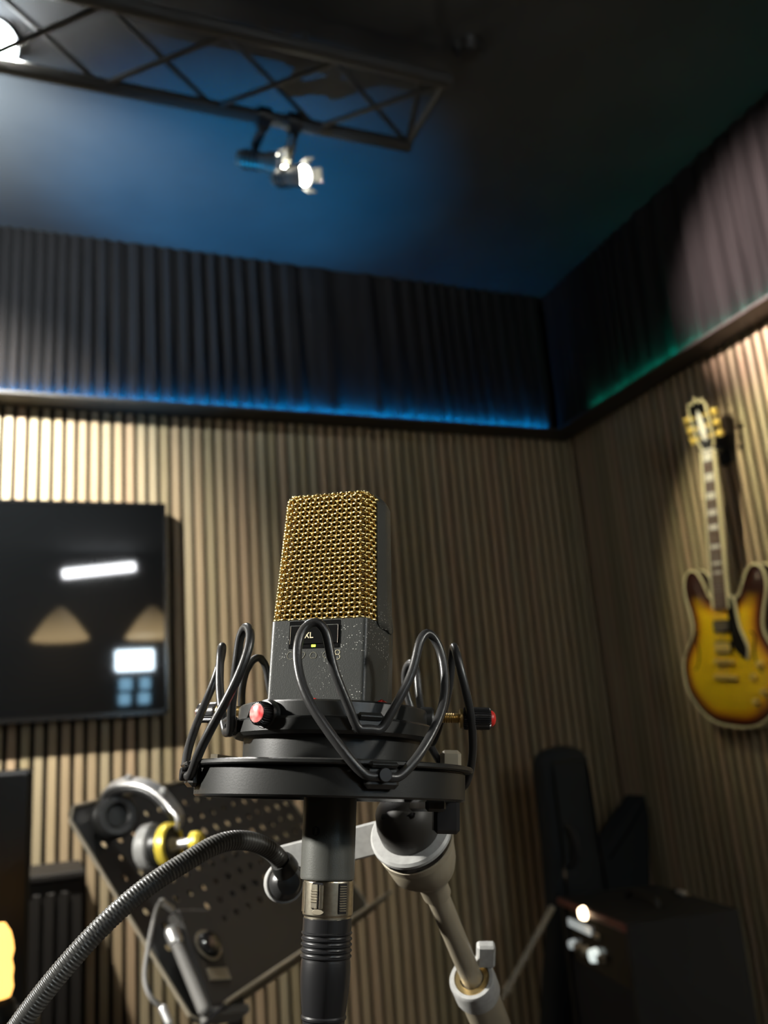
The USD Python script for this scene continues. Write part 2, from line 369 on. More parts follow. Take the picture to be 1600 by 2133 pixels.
# curtains: a pleated strip with thickness
def curtain(length, z0, z1, seed, amp=0.010, wave=0.062):
    rs = np.random.RandomState(seed)
    nu, nv = int(length / 0.006), 10
    u = np.linspace(0, length, nu)
    ph = np.cumsum(1 + 0.45 * np.sin(u * 3.1 + rs.rand() * 6) + 0.3 * np.sin(u * 7.7 + rs.rand() * 6)) * (u[1] - u[0]) * 2 * np.pi / wave
    V = []
    for j in range(nv):
        z = z0 + (z1 - z0) * j / (nv - 1); t = j / (nv - 1)
        V.append(np.c_[u, -amp * (1.15 - 0.5 * t) * (np.sin(ph + 0.5 * np.sin(2.2 * t + u * 2)) + 0.35 * np.sin(2.3 * ph + 1 + t)), np.full(nu, z)])
    V = np.array(V); th = 0.004
    fr, bk = V.reshape(-1, 3), (V + [0, th, 0]).reshape(-1, 3)
    n1 = len(fr); f = []
    j, i = np.meshgrid(np.arange(nv - 1), np.arange(nu - 1), indexing='ij')
    q = np.stack([j * nu + i, j * nu + i + 1, (j + 1) * nu + i + 1, (j + 1) * nu + i], -1).reshape(-1, 4)
    f += [q, (q + n1)[:, ::-1]]
    for jj in (0, nv - 1):
        i = np.arange(nu - 1); e = np.stack([jj * nu + i, jj * nu + i + 1, jj * nu + i + 1 + n1, jj * nu + i + n1], -1)
        f.append(e if jj else e[:, ::-1])
    q = np.vstack(f)
    return trimesh.Trimesh(np.vstack([fr, bk]), np.vstack([q[:, [0, 1, 2]], q[:, [0, 2, 3]]]), process=False)
c = curtain(XR + 1.36 - LP + 0.03, ZC + 0.011, ZT - 0.004, 3); c.apply_translation([-1.38, YB - LP + 0.038, 0])
t = Thing('curtain', 'dark pleated curtain above the back wall slats, lit blue along its hem', 'curtain', [0.4, YB - 0.02, ZC + 0.011]); t.part('pleated_cloth', c, CURT, smooth=60)
c = curtain(YB - 0.42, ZC + 0.011, ZT - 0.004, 5); c.apply_transform(trimesh.transformations.rotation_matrix(-np.pi / 2, [0, 0, 1])); c.apply_translation([XR - LP + 0.038, YB - LP + 0.03, 0])
t = Thing('curtain', 'brownish pleated curtain above the right wall slats, lit teal along its hem', 'curtain', [XR - 0.02, 1.6, ZC + 0.011]); t.part('pleated_cloth', c, CURT, smooth=60)

# ================================================================== CEILING TRUSS AND LAMPS
ZTR = 1.66 + 1.35
TY, TN = 1.953, 1.685
tk = Thing('lighting_truss', 'grey triangular lighting truss hung under the black ceiling', 'truss', [0, 1.9, ZTR])
XA, XB = -1.6, 0.985
ch = [(TY, ZTR), (TN, ZTR), (1.82, ZTR + 0.13)]
for y, z in ch: tk.part('chord', cyl([XA, y, z], [XB, y, z], 0.019, 20), TRUSSM)
n = 9
for i in range(n):
    xa, xb = XA + (XB - XA) * i / n, XA + (XB - XA) * (i + 1) / n
    for (a, b) in ((0, 1), (1, 2), (2, 0)):
        tk.part('diagonal', cyl([xa, *ch[a]], [xb, *ch[b]], 0.0075, 10), TRUSSM)
for (a, b) in ((0, 1), (1, 2), (2, 0)):
    for x in (XA + 0.01, XB - 0.01): tk.part('end_brace', cyl([x, *ch[a]], [x, *ch[b]], 0.009, 10), TRUSSM)
for x in (XA + 0.3, XB - 0.35):
    tk.part('hanger_rod', cyl([x, 1.82, ZTR + 0.145], [x, 1.82, ZT - 0.001], 0.007, 10), TRUSSM)

def truss_spot(label, lens, aim, s=1.0, doors=True, lensmat=LENS, rad=0.026, length=0.115, emit=True):
    d = nrm(aim - lens)
    T = axis_frame(lens - d * length, d)
    t = Thing('spotlight', label, 'spotlight', lens - d * length * 0.5)
    t.part('housing', lathe([(rad * .55, -0.004), (rad * .8, 0), (rad * .95, 0.012), (rad, 0.03), (rad * 1.02, length * .7), (rad * 1.2, length * .78), (rad * 1.25, length), (rad * 1.12, length), (rad * 1.08, length - 0.006), (0, length - 0.006)], 32, T), LAMPB)
    for k in range(4):
        t.part('cooling_fin', ring([(rad * .9, 0.02 + k * .012), (rad * 1.12, 0.02 + k * .012), (rad * 1.12, 0.024 + k * .012), (rad * .9, 0.024 + k * .012)], 32, T), BLKM)
    t.part('lens', lathe([(rad * 1.05, length - 0.004), (rad * 0.8, length - 0.001), (0, length + 0.001)], 32, T), lensmat, label='glowing lens')
    if doors:
        for k in range(4):
            a = k * np.pi / 2 + 0.5
            D = T @ trimesh.transformations.rotation_matrix(a, [0, 0, 1]) @ trimesh.transformations.translation_matrix([rad * 1.3, 0, length]) @ trimesh.transformations.rotation_matrix(0.5, [0, 1, 0]) @ trimesh.transformations.translation_matrix([0, 0, 0.013])
            t.part('barn_door', cbox([0.0016, rad * 1.5, 0.026], 0.0006, D), LAMPB, smooth=False)
    mid = lens - d * length * 0.55
    side = T[:3, 0] if abs(T[2, 0]) < 0.5 else T[:3, 1]
    top = np.array([mid[0], TY, ZTR - 0.03])
    t.part('yoke', cat(cyl(mid + side * rad * 1.15, mid + side * rad * 1.15 + [0, 0, 0.05], 0.004, 10), cyl(mid - side * rad * 1.15, mid - side * rad * 1.15 + [0, 0, 0.05], 0.004, 10),
           cyl(mid + side * rad * 1.15 + [0, 0, 0.05], mid - side * rad * 1.15 + [0, 0, 0.05], 0.004, 10)), BLKM)
    t.part('hanger', cyl(mid + [0, 0, 0.05], top, 0.014, 16), BLKM)
    t.part('clamp', ring([(0.0195, -0.018), (0.028, -0.018), (0.028, 0.018), (0.0195, 0.018)], 24, axis_frame([mid[0], TY, ZTR], [1, 0, 0])), BLKM)
truss_spot('small lit truss spotlight with its black housing seen side-on, left of the pair', SP1, SP1 + np.array([0.9, -0.35, -0.25]))
truss_spot('small lit truss spotlight facing the room with open barn doors, right of the pair', SP2, SP2 + np.array([0.55, -0.75, -0.35]))
# flood lamp whose glass is just at the edge of the frame
t = Thing('flood_lamp', 'bright white flood lamp clamped to the truss at the corner of the picture', 'lamp', LAMP)
fd = nrm([0.10, -0.55, -0.35]); T = axis_frame(LAMP - fd * 0.09, fd)
t.part('housing', lathe([(0.02, 0), (0.045, 0.01), (0.062, 0.05), (0.066, 0.1), (0.060, 0.1), (0.058, 0.085), (0, 0.085)], 40, T), BLKM)
t.part('lens', lathe([(0.0575, 0.088), (0.045, 0.097), (0.02, 0.102), (0, 0.103)], 40, T), FLOODL, label='glowing white lens')
top = np.array([LAMP[0], TY, ZTR])
t.part('hanger', cyl(LAMP - fd * 0.06 + [0, 0, 0.05], top - [0, 0, 0.01], 0.012, 16), BLKM)
t = Thing('added_wash_lamp', 'added wide open wash lamp on the truss left of the view, brightening wall and ceiling', 'lamp', WASH)
T = axis_frame(WASH - WAXIS * 0.075, WAXIS)
t.part('housing', lathe([(0.025, -0.05), (0.04, -0.04), (0.055, 0.02), (0.052, 0.02), (0.038, -0.03), (0, -0.03)], 32, T), BLKM)
t.part('bulb', lathe([(0.012, -0.028), (0.022, -0.01), (0.020, 0.02), (0, 0.03)], 24, T), LENS)
t.part('hanger', cyl(WASH - WAXIS * 0.10, [WASH[0], TY, ZTR], 0.01, 12), BLKM)
# blue uplight on the floor left of the camera
t = Thing('uplight', 'blue stage uplight standing on the floor left of the view', 'lamp', [BLUE[0], BLUE[1], 0])
bd = nrm(np.array([0.55, 2.52, 3.19]) - BLUE); T = axis_frame(BLUE - bd * 0.12, bd)
t.part('housing', lathe([(0.03, 0), (0.05, 0.01), (0.06, 0.10), (0.055, 0.10), (0.05, 0.085), (0, 0.085)], 32, T), BLKM)
t.part('lens', lathe([(0.049, 0.088), (0, 0.090)], 32, T), BLUEL)
t.part('bracket', cyl(BLUE - bd * 0.07, [BLUE[0], BLUE[1] - 0.02, 0.015], 0.012, 12), BLKM)
t.part('floor_plate', cbox([0.2, 0.2, 0.02], 0.004, trimesh.transformations.translation_matrix([BLUE[0], BLUE[1], 0.01])), BLKM)
# ceiling detector
q = on_z(975, 95, ZT + 1.35 - 1.35)
t = Thing('smoke_detector', 'small round smoke detector on the black ceiling', 'detector', [q[0], q[1], ZT - 0.03])
t.part('housing', lathe([(0.028, -0.030), (0.034, -0.022), (0.038, -0.006), (0.042, 0.0)], 32, trimesh.transformations.translation_matrix([q[0], q[1], ZT])), DARKBOX)

# things behind the camera that the television mirrors
def mirrored(px, py, y):
    v = on_y(px, py, 2 * TVY - y); return np.array([v[0], y, v[2]])
yy = YR + 0.45
a, b = mirrored(130, 1196, yy), mirrored(282, 1180, yy)
t = Thing('panel_lamp', 'long white linear lamp at the rear of the room, mirrored in the television', 'lamp', (a + b) / 2)
mid = (a + b) / 2
t.part('housing', cbox([np.linalg.norm(b - a) + 0.04, 0.05, 0.10], 0.008, frame(mid + [0, -0.03, 0.015], nrm(b - a), [0, 1.0, 0], np.cross(nrm(b - a), [0, 1.0, 0]))), BLKM)
t.part('diffuser', cbox([np.linalg.norm(b - a), 0.02, 0.085], 0.008, frame(mid + [0, 0.003, 0], nrm(b - a), [0, 1.0, 0], np.cross(nrm(b - a), [0, 1.0, 0]))), PANEL)
t.part('cord', cyl(a + [0.05, -0.03, 0.06], [a[0] + 0.05, yy - 0.03, ZT], 0.004, 8), BLK)
t.part('cord', cyl(b + [-0.05, -0.03, 0.06], [b[0] - 0.05, yy - 0.03, ZT], 0.004, 8), BLK)
for px, py, lab in ((125, 1333, 'whole in the television reflection'), (318, 1328, 'cut by the right edge of the television in its reflection')):
    q = mirrored(px, py, yy)
    t = Thing('pendant_lamp', 'warm glowing conical pendant lamp, ' + lab, 'lamp', q)
    t.part('shade', lathe([(0.235, 0.0), (0.245, 0.006), (0.13, 0.18), (0.03, 0.29), (0, 0.295)], 40), PENDM, local=True, label='glowing cone shade')
    t.part('cord', cyl(q + [0, 0, 0.29], [q[0], q[1], ZT], 0.004, 8), BLK)
q = mirrored(281, 1375, yy)
t = Thing('light_box', 'bluish white light box on the rear wall, mirrored in the television', 'lamp', q)
t.part('frame', cbox([0.38, 0.03, 0.23], 0.008, trimesh.transformations.translation_matrix(q + [0, -0.03, 0])), BLKM)
t.part('diffuser', cbox([0.34, 0.02, 0.19], 0.02, trimesh.transformations.translation_matrix(q + [0, -0.012, 0])), BLUEW)
t.part('bracket', cyl(q + [0, -0.04, 0], [q[0], YR, q[2]], 0.02, 12), BLKM)
q = mirrored(281, 1440, yy)
t = Thing('control_panel', 'dark panel with four small blue lamps below the light box, mirrored in the television', 'panel', q)
t.part('plate', cbox([0.34, 0.03, 0.27], 0.01, trimesh.transformations.translation_matrix(q + [0, -0.02, 0])), BLKM)
for dx, dz, w in ((-0.08, 0.065, .11), (0.09, 0.065, .09), (-0.09, -0.065, .10), (0.08, -0.065, .10)):
    t.part('lamp', cbox([w, 0.02, 0.10], 0.01, trimesh.transformations.translation_matrix(q + [dx, 0, dz])), BLUES)
t.part('bracket', cyl(q + [0, -0.03, 0], [q[0], YR, q[2]], 0.02, 12), BLKM)

# ================================================================== TELEVISION
tx1 = 0.412; tz1, tz0 = 0.842 + 1.35, 0.125 + 1.35
tx0 = tx1 - 1.29
t = Thing('television', 'large black flat television on the slatted wall mirroring the lamps', 'television', [(tx0 + tx1) / 2, TVY, tz0])
mx, mz = (tx0 + tx1) / 2, (tz0 + tz1) / 2
t.part('cabinet', cbox([tx1 - tx0, 0.035, tz1 - tz0], 0.004, trimesh.transformations.translation_matrix([mx, TVY + 0.02, mz])), BLK, smooth=False)
t.part('screen', box([tx0 + 0.010, TVY, tz0 + 0.016], [tx1 - 0.010, TVY + 0.004, tz1 - 0.010]), SCREEN, smooth=False, label='glossy black screen')
for (a, b) in (([tx0, TVY - 0.003, tz0], [tx1, TVY + 0.01, tz0 + 0.016]), ([tx0, TVY - 0.003, tz1 - 0.010], [tx1, TVY + 0.01, tz1]), ([tx0, TVY - 0.003, tz0], [tx0 + 0.010, TVY + 0.01, tz1]), ([tx1 - 0.010, TVY - 0.003, tz0], [tx1, TVY + 0.01, tz1])):
    t.part('bezel', box(a, b), BLKG, smooth=False)
t.part('wall_bracket', box([mx - 0.2, TVY + 0.03, mz - 0.15], [mx + 0.2, YB - 0.002, mz + 0.15]), BLK, smooth=False)


# ================================================================== GUITAR ON THE RIGHT WALL
GT_T = frame([2.082, 2.238, 1.35 - 0.055], [0, -0.9925, -0.122], [0, -0.122, 0.9925], [-1.0, 0, 0])
G = Thing('electric_guitar', 'yellow sunburst hollow body electric guitar hung on the right wall', 'guitar', GT_T)
def gp(name, mesh, mat, parent=None, **kw): return G.part(name, mesh, mat, parent, local=True, **kw)
half = [(0.0, 0.0), (0.075, 0.006), (0.14, 0.040), (0.190, 0.100), (0.205, 0.165), (0.192, 0.225), (0.160, 0.275), (0.146, 0.315), (0.155, 0.370), (0.170, 0.420), (0.172, 0.465), (0.152, 0.503), (0.118, 0.505), (0.092, 0.475), (0.075, 0.440), (0.060, 0.415), (0.030, 0.405)]
outl = spline([(x * 1.05, y, 0) for x, y in half] + [(-x * 1.05, y, 0) for x, y in half[:0:-1]], 220, True)[:, :2]
gpoly = Polygon(outl).buffer(0)
gp('body', prism(gpoly, 0.040, trimesh.transformations.translation_matrix([0, 0, -0.040])), MAHO, label='dark brown body sides')
# arched top with the burst painted by distance to the rim
topm = prism(gpoly.buffer(-0.0008), 0.001)
step = 0.008
gx, gy = np.meshgrid(np.arange(-0.21, 0.211, step), np.arange(0, 0.52, step))
inner = gpoly.buffer(-0.004)
pts = [p for p in np.c_[gx.ravel(), gy.ravel()] if inner.contains(Point(p))]
rim = np.array(gpoly.exterior.coords)[:-1]
allp = np.vstack([rim, pts])
from scipy.spatial import Delaunay
tri = Delaunay(allp).simplices
cen = allp[tri].mean(1)
tri = tri[[gpoly.contains(Point(c)) for c in cen]]
dist = np.array([gpoly.exterior.distance(Point(p)) for p in allp]); dist[:len(rim)] = 0
cor = allp[tri]; ar = np.cross(cor[:, 1] - cor[:, 0], cor[:, 2] - cor[:, 0]); tri[ar < 0] = tri[ar < 0][:, ::-1]
zt = 0.012 * (1 - np.exp(-(dist / 0.045) ** 2))
tv = np.c_[allp, zt + 0.0005]
bu = np.stack([np.interp(dist, [0, .012, .024, .040, .062], c) for c in ((.02, .03, .25, .80, .90), (.006, .008, .05, .38, .58), (.004, .004, .008, .008, .010))], 1)
fade = np.clip((allp[:, 1] - 0.365) / 0.06, 0, 1)[:, None] * np.clip((np.abs(allp[:, 0]) - 0.03) / 0.03, 0, 1)[:, None]
bu = bu * (1 - fade) + np.array([.03, .008, .005]) * fade
pth = gp('top', trimesh.Trimesh(tv, tri, process=False), BURST, smooth=True, label='yellow to dark brown sunburst top')
UsdGeom.PrimvarsAPI(stage.GetPrimAtPath(pth)).CreatePrimvar('burst', Sdf.ValueTypeNames.Float3Array, 'vertex').Set(Vt.Vec3fArray.FromNumpy(bu.astype(np.float32)))
r3 = np.c_[outl, np.zeros(len(outl))]
gp('binding', tube(r3, 0.0042, 8, True), CREAM, label='cream edge binding')
gp('binding', tube(r3 - [0, 0, 0.040], 0.0042, 8, True), CREAM, label='cream edge binding')
gp('neck', hull_spheres([(0, 0.40, -0.004), (0, 0.895, -0.002), (-0.014, 0.40, 0.004), (0.014, 0.40, 0.004), (-0.011, 0.895, 0.004), (0.011, 0.895, 0.004)], [0.012, 0.010, .009, .009, .009, .009]), MAHO)
fb = Polygon([(-0.034, 0.375), (0.034, 0.375), (0.029, 0.897), (-0.029, 0.897)])
gp('fretboard', prism(fb, 0.007, trimesh.transformations.translation_matrix([0, 0, 0.0115])), ROSEW)
for s in (-1, 1):
    gp('neck_binding', tube([(s * 0.0345, 0.375, 0.015), (s * 0.0295, 0.897, 0.015)], 0.0062, 8), CREAM)
sc_len = 0.66
fr = [0.897 - sc_len * (1 - 2 ** (-i / 12)) for i in range(23)]
for i in range(1, 22):
    w = 0.028 + (0.033 - 0.028) * (0.897 - fr[i]) / 0.522
    gp('fret', box([-w, fr[i] - 0.0009, 0.018], [w, fr[i] + 0.0009, 0.0196]), SIL, smooth=False)
for i in (1, 3, 5, 7, 9, 12, 15, 17):
    a, b = fr[i], fr[i - 1]; w = 0.019
    gp('inlay', prism(Polygon([(-w, a + .004), (w, a + .004), (w, b - .004), (-w, b - .004)]), 0.0012, trimesh.transformations.translation_matrix([0, 0, 0.018])), PEARL)
gp('nut', box([-0.022, 0.897, 0.008], [0.022, 0.903, 0.0215]), PEARL, smooth=False)
hs = Polygon([(-0.022, 0.900), (0.022, 0.900), (0.036, 0.935), (0.041, 1.05), (0.030, 1.068), (0.014, 1.062), (0, 1.078), (-0.014, 1.062), (-0.030, 1.068), (-0.041, 1.05), (-0.036, 0.935)])
HT = trimesh.transformations.translation_matrix([0, 0.9, 0.012]) @ trimesh.transformations.rotation_matrix(math.radians(14), [1, 0, 0]) @ trimesh.transformations.translation_matrix([0, -0.9, -0.014])
hd = gp('headstock', prism(hs, 0.014, HT), BLKG)
gp('headstock_binding', tube(trimesh.transformations.transform_points(np.c_[np.array(hs.exterior.coords)[:-1], np.full(11, 0.0135)], HT), 0.0045, 8, True), CREAM, hd)
gp('headstock_inlay', prism(Polygon([(-0.010, 0.935), (0.010, 0.935), (0.017, 0.975), (0.012, 1.015), (0, 1.04), (-0.012, 1.015), (-0.017, 0.975)]), 0.0012, HT @ trimesh.transformations.translation_matrix([0, 0, 0.014])), PEARL, hd)
for s in (-1, 1):
    for k in range(3):
        v = 0.945 + k * 0.036
        tn = gp('tuner', trimesh.util.concatenate([lathe([(0.006, 0.012), (0.006, 0.016), (0.003, 0.017), (0.003, 0.024)], 16, HT @ trimesh.transformations.translation_matrix([s * 0.026, v, 0]))]), GOLDH)
        gp('tuner_button', hull_spheres(trimesh.transformations.transform_points(np.array([[s * 0.056, v - .004, .008], [s * 0.056, v + .004, .008], [s * 0.068, v - .006, .008], [s * 0.068, v + .006, .008]]), HT), [0.0075] * 4), GOLDH, tn)
        gp('tuner_shaft', cyl(*trimesh.transformations.transform_points(np.array([[s * 0.036, v, .006], [s * 0.05, v, .006]]), HT), 0.0025, 8), GOLDH, tn)
gp('pickguard', prism(Polygon(spline([(0.030, 0.415, 0), (0.055, 0.408, 0), (0.066, 0.36, 0), (0.080, 0.30, 0), (0.100, 0.25, 0), (0.094, 0.215, 0), (0.070, 0.225, 0), (0.040, 0.255, 0), (0.032, 0.33, 0)], 60, True)[:, :2]), 0.002, trimesh.transformations.translation_matrix([0, 0, 0.0165])), BLKG)
pe = spline([(0.040, 0.416, 0.0185), (0.057, 0.408, 0.0185), (0.068, 0.36, 0.0185), (0.082, 0.30, 0.0185), (0.102, 0.25, 0.0185), (0.096, 0.215, 0.0185)], 40)
gp('pickguard_edge', tube(pe, 0.0042, 8), CREAM)
for v in (0.318, 0.250):
    pk = gp('pickup', cbox([0.072, 0.040, 0.020], 0.004, trimesh.transformations.translation_matrix([0, v, 0.014])), BLKG)
    gp('pickup_cover', cbox([0.066, 0.030, 0.014], 0.004, trimesh.transformations.translation_matrix([0, v, 0.0225])), SIL if v > 0.3 else GOLDH, pk)
gp('bridge', cbox([0.085, 0.014, 0.020], 0.003, trimesh.transformations.translation_matrix([0, 0.205, 0.022])), GOLDH)
gp('tailpiece', cbox([0.10, 0.018, 0.018], 0.004, trimesh.transformations.translation_matrix([0, 0.155, 0.020])), GOLDH)
for (a, b) in ((0.115, 0.16), (0.145, 0.20), (0.150, 0.115), (0.115, 0.085)):
    gp('control_knob', lathe([(0.011, 0.008), (0.0115, 0.010), (0.010, 0.026), (0.008, 0.028)], 20, trimesh.transformations.translation_matrix([a, b, 0])), GOLDH)
for s in (-1, 1):
    fh = spline([(s * 0.115, 0.30, 0.0126), (s * 0.128, 0.285, 0.0126), (s * 0.122, 0.24, 0.0128), (s * 0.132, 0.19, 0.0126), (s * 0.145, 0.175, 0.0122)], 24)
    gp('sound_hole', tube(fh, 0.0032, 8, flat=0.4), FELT)
for k in range(6):
    f = (k - 2.5) / 2.5
    gp('string', tube([(f * 0.026, 0.155, 0.029), (f * 0.025, 0.205, 0.033), (f * 0.018, 0.898, 0.022), (f * 0.020, 0.95 + abs(f) * .03, 0.030)], 0.00045, 5), STRG)
h = Thing('guitar_hanger', 'black wall hanger holding the sunburst guitar by its headstock', 'hanger', [XR, 2.085, 2.22])
hw = GT_T @ np.array([0, 0.905, -0.012, 1]); hw = hw[:3]
h.part('wall_plate', cbox([0.016, 0.06, 0.10], 0.003, trimesh.transformations.translation_matrix([XR - 0.008, hw[1], hw[2] + 0.0])), BLK)
h.part('arm', cyl([XR - 0.01, hw[1], hw[2]], [hw[0] + 0.012, hw[1], hw[2] - 0.012], 0.007, 12), BLKM)
for s in (-1, 1):
    h.part('prong', tube(spline([[hw[0] + 0.012, hw[1], hw[2] - 0.012], [hw[0] + 0.005, hw[1] + s * .02, hw[2] - 0.014], [hw[0] - 0.006, hw[1] + s * 0.030, hw[2] - 0.012], [hw[0] - 0.030, hw[1] + s * 0.031, hw[2] - 0.006]], 16), 0.0055, 10), RUB)

# ================================================================== AMPLIFIER, GIG BAG, STAND IN THE RIGHT CORNER
ft = nrm([-0.073, -0.423, 0]); fdp = nrm([0.985, -0.17, 0])          # along the front (to the viewer's right), into the depth
AO = np.array([1.464, 2.405, 0.85])
AT = frame(AO, ft, [0, 0, 1.0], nrm(np.cross(ft, [0, 0, 1.0])))       # x along front, y up, z out of the front
if AT[:3, 2] @ fdp > 0: AT[:3, 2] *= -1
A = Thing('guitar_amplifier', 'black guitar amplifier with a silver control panel and lit jewel, under the hung guitar', 'amplifier', frame(AO + ft * 0.215 - [0, 0, 0.50] + fdp * 0.155, ft, fdp, [0, 0, 1.0]))
AW, AH, AD = 0.43, 0.50, 0.315
def ap(name, mesh, mat, parent=None, **kw):
    m = mesh.copy(); v = np.asarray(m.vertices); m = trimesh.Trimesh(AO + v[:, :1] * ft + v[:, 1:2] * fdp + v[:, 2:3] * [0, 0, 1.0], m.faces, process=False)
    return A.part(name, m, mat, parent, **kw)
ap('cabinet', cat(box([0, 0.018, -AH], [AW, AD, 0]), box([0, 0, -0.022], [AW, 0.018, 0]), box([0, 0, -AH], [0.02, .018, -0.022]), box([AW - .02, 0, -AH], [AW, .018, -.022]), box([0.02, 0, -AH], [AW - .02, .018, -AH + .022])), TOLEX, smooth=False)
ap('grille_cloth', box([0.02, 0.010, -AH + 0.022], [AW - 0.02, 0.018, -0.16]), GRILLC, smooth=False)
cp = ap('control_panel', box([0.02, 0.008, -0.16], [AW - 0.02, 0.018, -0.024]), BLKG, smooth=False, label='black control panel')
ap('name_plate', cbox([0.15, 0.006, 0.022], 0.002, trimesh.transformations.translation_matrix([0.115, 0.004, -0.062])), GLOWPLATE, cp, label='pale name plate with added glow')
ap('badge', cbox([0.03, 0.006, 0.014], 0.002, trimesh.transformations.translation_matrix([0.232, 0.004, -0.066])), GREYM, cp)
for i, (x, m) in enumerate(((0.06, GLOWPLATE), (0.10, GREYM), (0.145, GREYM), (0.205, KNOBGLOW), (0.25, GREYM))):  # some knobs glow by added emission, not as lamps
    ap('knob', lathe([(0.012, 0.004), (0.014, 0.0), (0.011, -0.018), (0.006, -0.02)] if m is not KNOBGLOW else [(0.018, 0.004), (0.019, 0.0), (0.016, -0.020), (0.010, -0.022)], 20, axis_frame([x, 0.008, -0.118], [0, 1, 0])), m, cp, label='white knob with added glow' if m is KNOBGLOW else None)
ap('trim_strip', cbox([AW - 0.006, 0.012, 0.020], 0.003, trimesh.transformations.translation_matrix([AW / 2, -0.004, -0.010])), BROWN, label='red brown strip along the top front edge')
jw = ap('pilot_lamp', lathe([(0.017, 0), (0.017, 0.006), (0.013, 0.014), (0, 0.018)], 24, axis_frame([0.20, -0.010, -0.011], [0, -1, 0])), JEWEL, label='glowing cream pilot lamp')
ap('handle', tube(spline([[0.12, 0.16, 0.0], [0.14, 0.16, 0.018], [0.215, 0.16, 0.022], [0.29, 0.16, 0.018], [0.31, 0.16, 0.0]], 24), 0.008, 10), BLK)
for x in (0.006, AW - 0.006):
    ap('corner', cbox([0.03, 0.03, 0.03], 0.008, trimesh.transformations.translation_matrix([x - np.sign(x - .2) * .011, 0.011, -AH + 0.013])), BLKG)
q = AO + ft * 0.20 + fdp * 0.29
t = Thing('cable_plug', 'small bright metal plug lying on top of the amplifier', 'plug', q)
t.part('barrel', cyl(q + [0, 0, 0.0085] - ft * 0.022, q + [0, 0, 0.0085] + ft * 0.012, 0.008, 14), ALU)
t.part('tip', cyl(q + [0, 0, 0.0085] + ft * 0.012, q + [0, 0, 0.0085] + ft * 0.035, 0.0035, 10), SIL)
t.part('boot', cyl(q + [0, 0, 0.0085] - ft * 0.05, q + [0, 0, 0.0085] - ft * 0.022, 0.006, 12), BLK)
# cabinet below the amplifier
S = Thing('speaker_cabinet', 'black speaker cabinet that carries the guitar amplifier', 'cabinet', frame(AO + ft * 0.215 + fdp * 0.155 - [0, 0, 0.85], ft, fdp, [0, 0, 1.0]))
def sp_(name, mesh, mat):
    v = np.asarray(mesh.vertices); S.part(name, trimesh.Trimesh(AO + v[:, :1] * ft + v[:, 1:2] * fdp + v[:, 2:3] * [0, 0, 1.0], mesh.faces, process=False), mat, smooth=False)
sp_('body', box([0, 0.015, -0.848], [AW, AD, -AH - 0.002]), TOLEX)
sp_('grille_cloth', box([0.02, 0.006, -0.83], [AW - 0.02, 0.015, -AH - 0.02]), GRILLC)

# gig bag standing upright behind the amplifier
def bag_section(w, d, z, n=28, k=3.0):
    a = np.arange(n) * 2 * np.pi / n
    return np.c_[w / 2 * np.sign(np.cos(a)) * np.abs(np.cos(a)) ** (2 / k), d / 2 * np.sign(np.sin(a)) * np.abs(np.sin(a)) ** (2 / k), np.full(n, z)]
def loft(secs):
    n = len(secs[0]); v = np.vstack(secs + [secs[0].mean(0)[None], secs[-1].mean(0)[None]]); f = []
    for j in range(len(secs) - 1):
        for i in range(n):
            a, b, c, d = j * n + i, j * n + (i + 1) % n, (j + 1) * n + (i + 1) % n, (j + 1) * n + i
            f += [[a, b, c], [a, c, d]]
    L = len(secs) * n
    for i in range(n):
        f.append([L, (i + 1) % n, i]); f.append([L + 1, (len(secs) - 1) * n + i, (len(secs) - 1) * n + (i + 1) % n])
    m = trimesh.Trimesh(v, f, process=False)
    if m.volume < 0: m.invert()
    return m
top = on_y(1168, 1553, 2.62)
B0 = np.array([top[0] - 0.01, 2.62, 0.0])
B = Thing('gig_bag', 'dark round-topped gig bag standing upright behind the amplifier', 'bag', B0)
ztop = top[2]
prof = [(0.36, 0.14, 0.0), (0.40, 0.16, 0.03), (0.41, 0.16, 0.25), (0.36, 0.155, 0.42), (0.30, 0.15, 0.56), (0.215, 0.135, 0.74), (0.195, 0.125, 0.95), (0.19, 0.12, ztop - 0.10), (0.185, 0.115, ztop - 0.05), (0.155, 0.10, ztop - 0.02), (0.10, 0.07, ztop - 0.004), (0.03, 0.02, ztop)]
zz = np.array([p[2] for p in prof]); zs = np.unique(np.r_[np.linspace(0, ztop - .1, 24), np.linspace(ztop - .1, ztop, 9)])
secs = [bag_section(np.interp(z, zz, [p[0] for p in prof]), np.interp(z, zz, [p[1] for p in prof]), z) for z in zs]
B.part('shell', loft(secs), BAG, local=True, smooth=50)
zp = [(np.interp(z, zz, [p[0] for p in prof]) / 2 * 0.72, z) for z in np.linspace(0.05, ztop - 0.05, 24)]
B.part('zip', tube([(-x, -np.interp(z, zz, [p[1] for p in prof]) / 2 + 0.001, z) for x, z in zp] + [(x, -np.interp(z, zz, [p[1] for p in prof]) / 2 + 0.001, z) for x, z in zp[::-1]], 0.004, 6), BLKG, local=True)
B.part('handle', tube(spline([(-0.05, -0.066, 0.90), (-0.045, -0.10, 0.93), (-0.045, -0.10, 1.0), (-0.05, -0.064, 1.03)], 16), 0.008, 8), RUB, local=True)
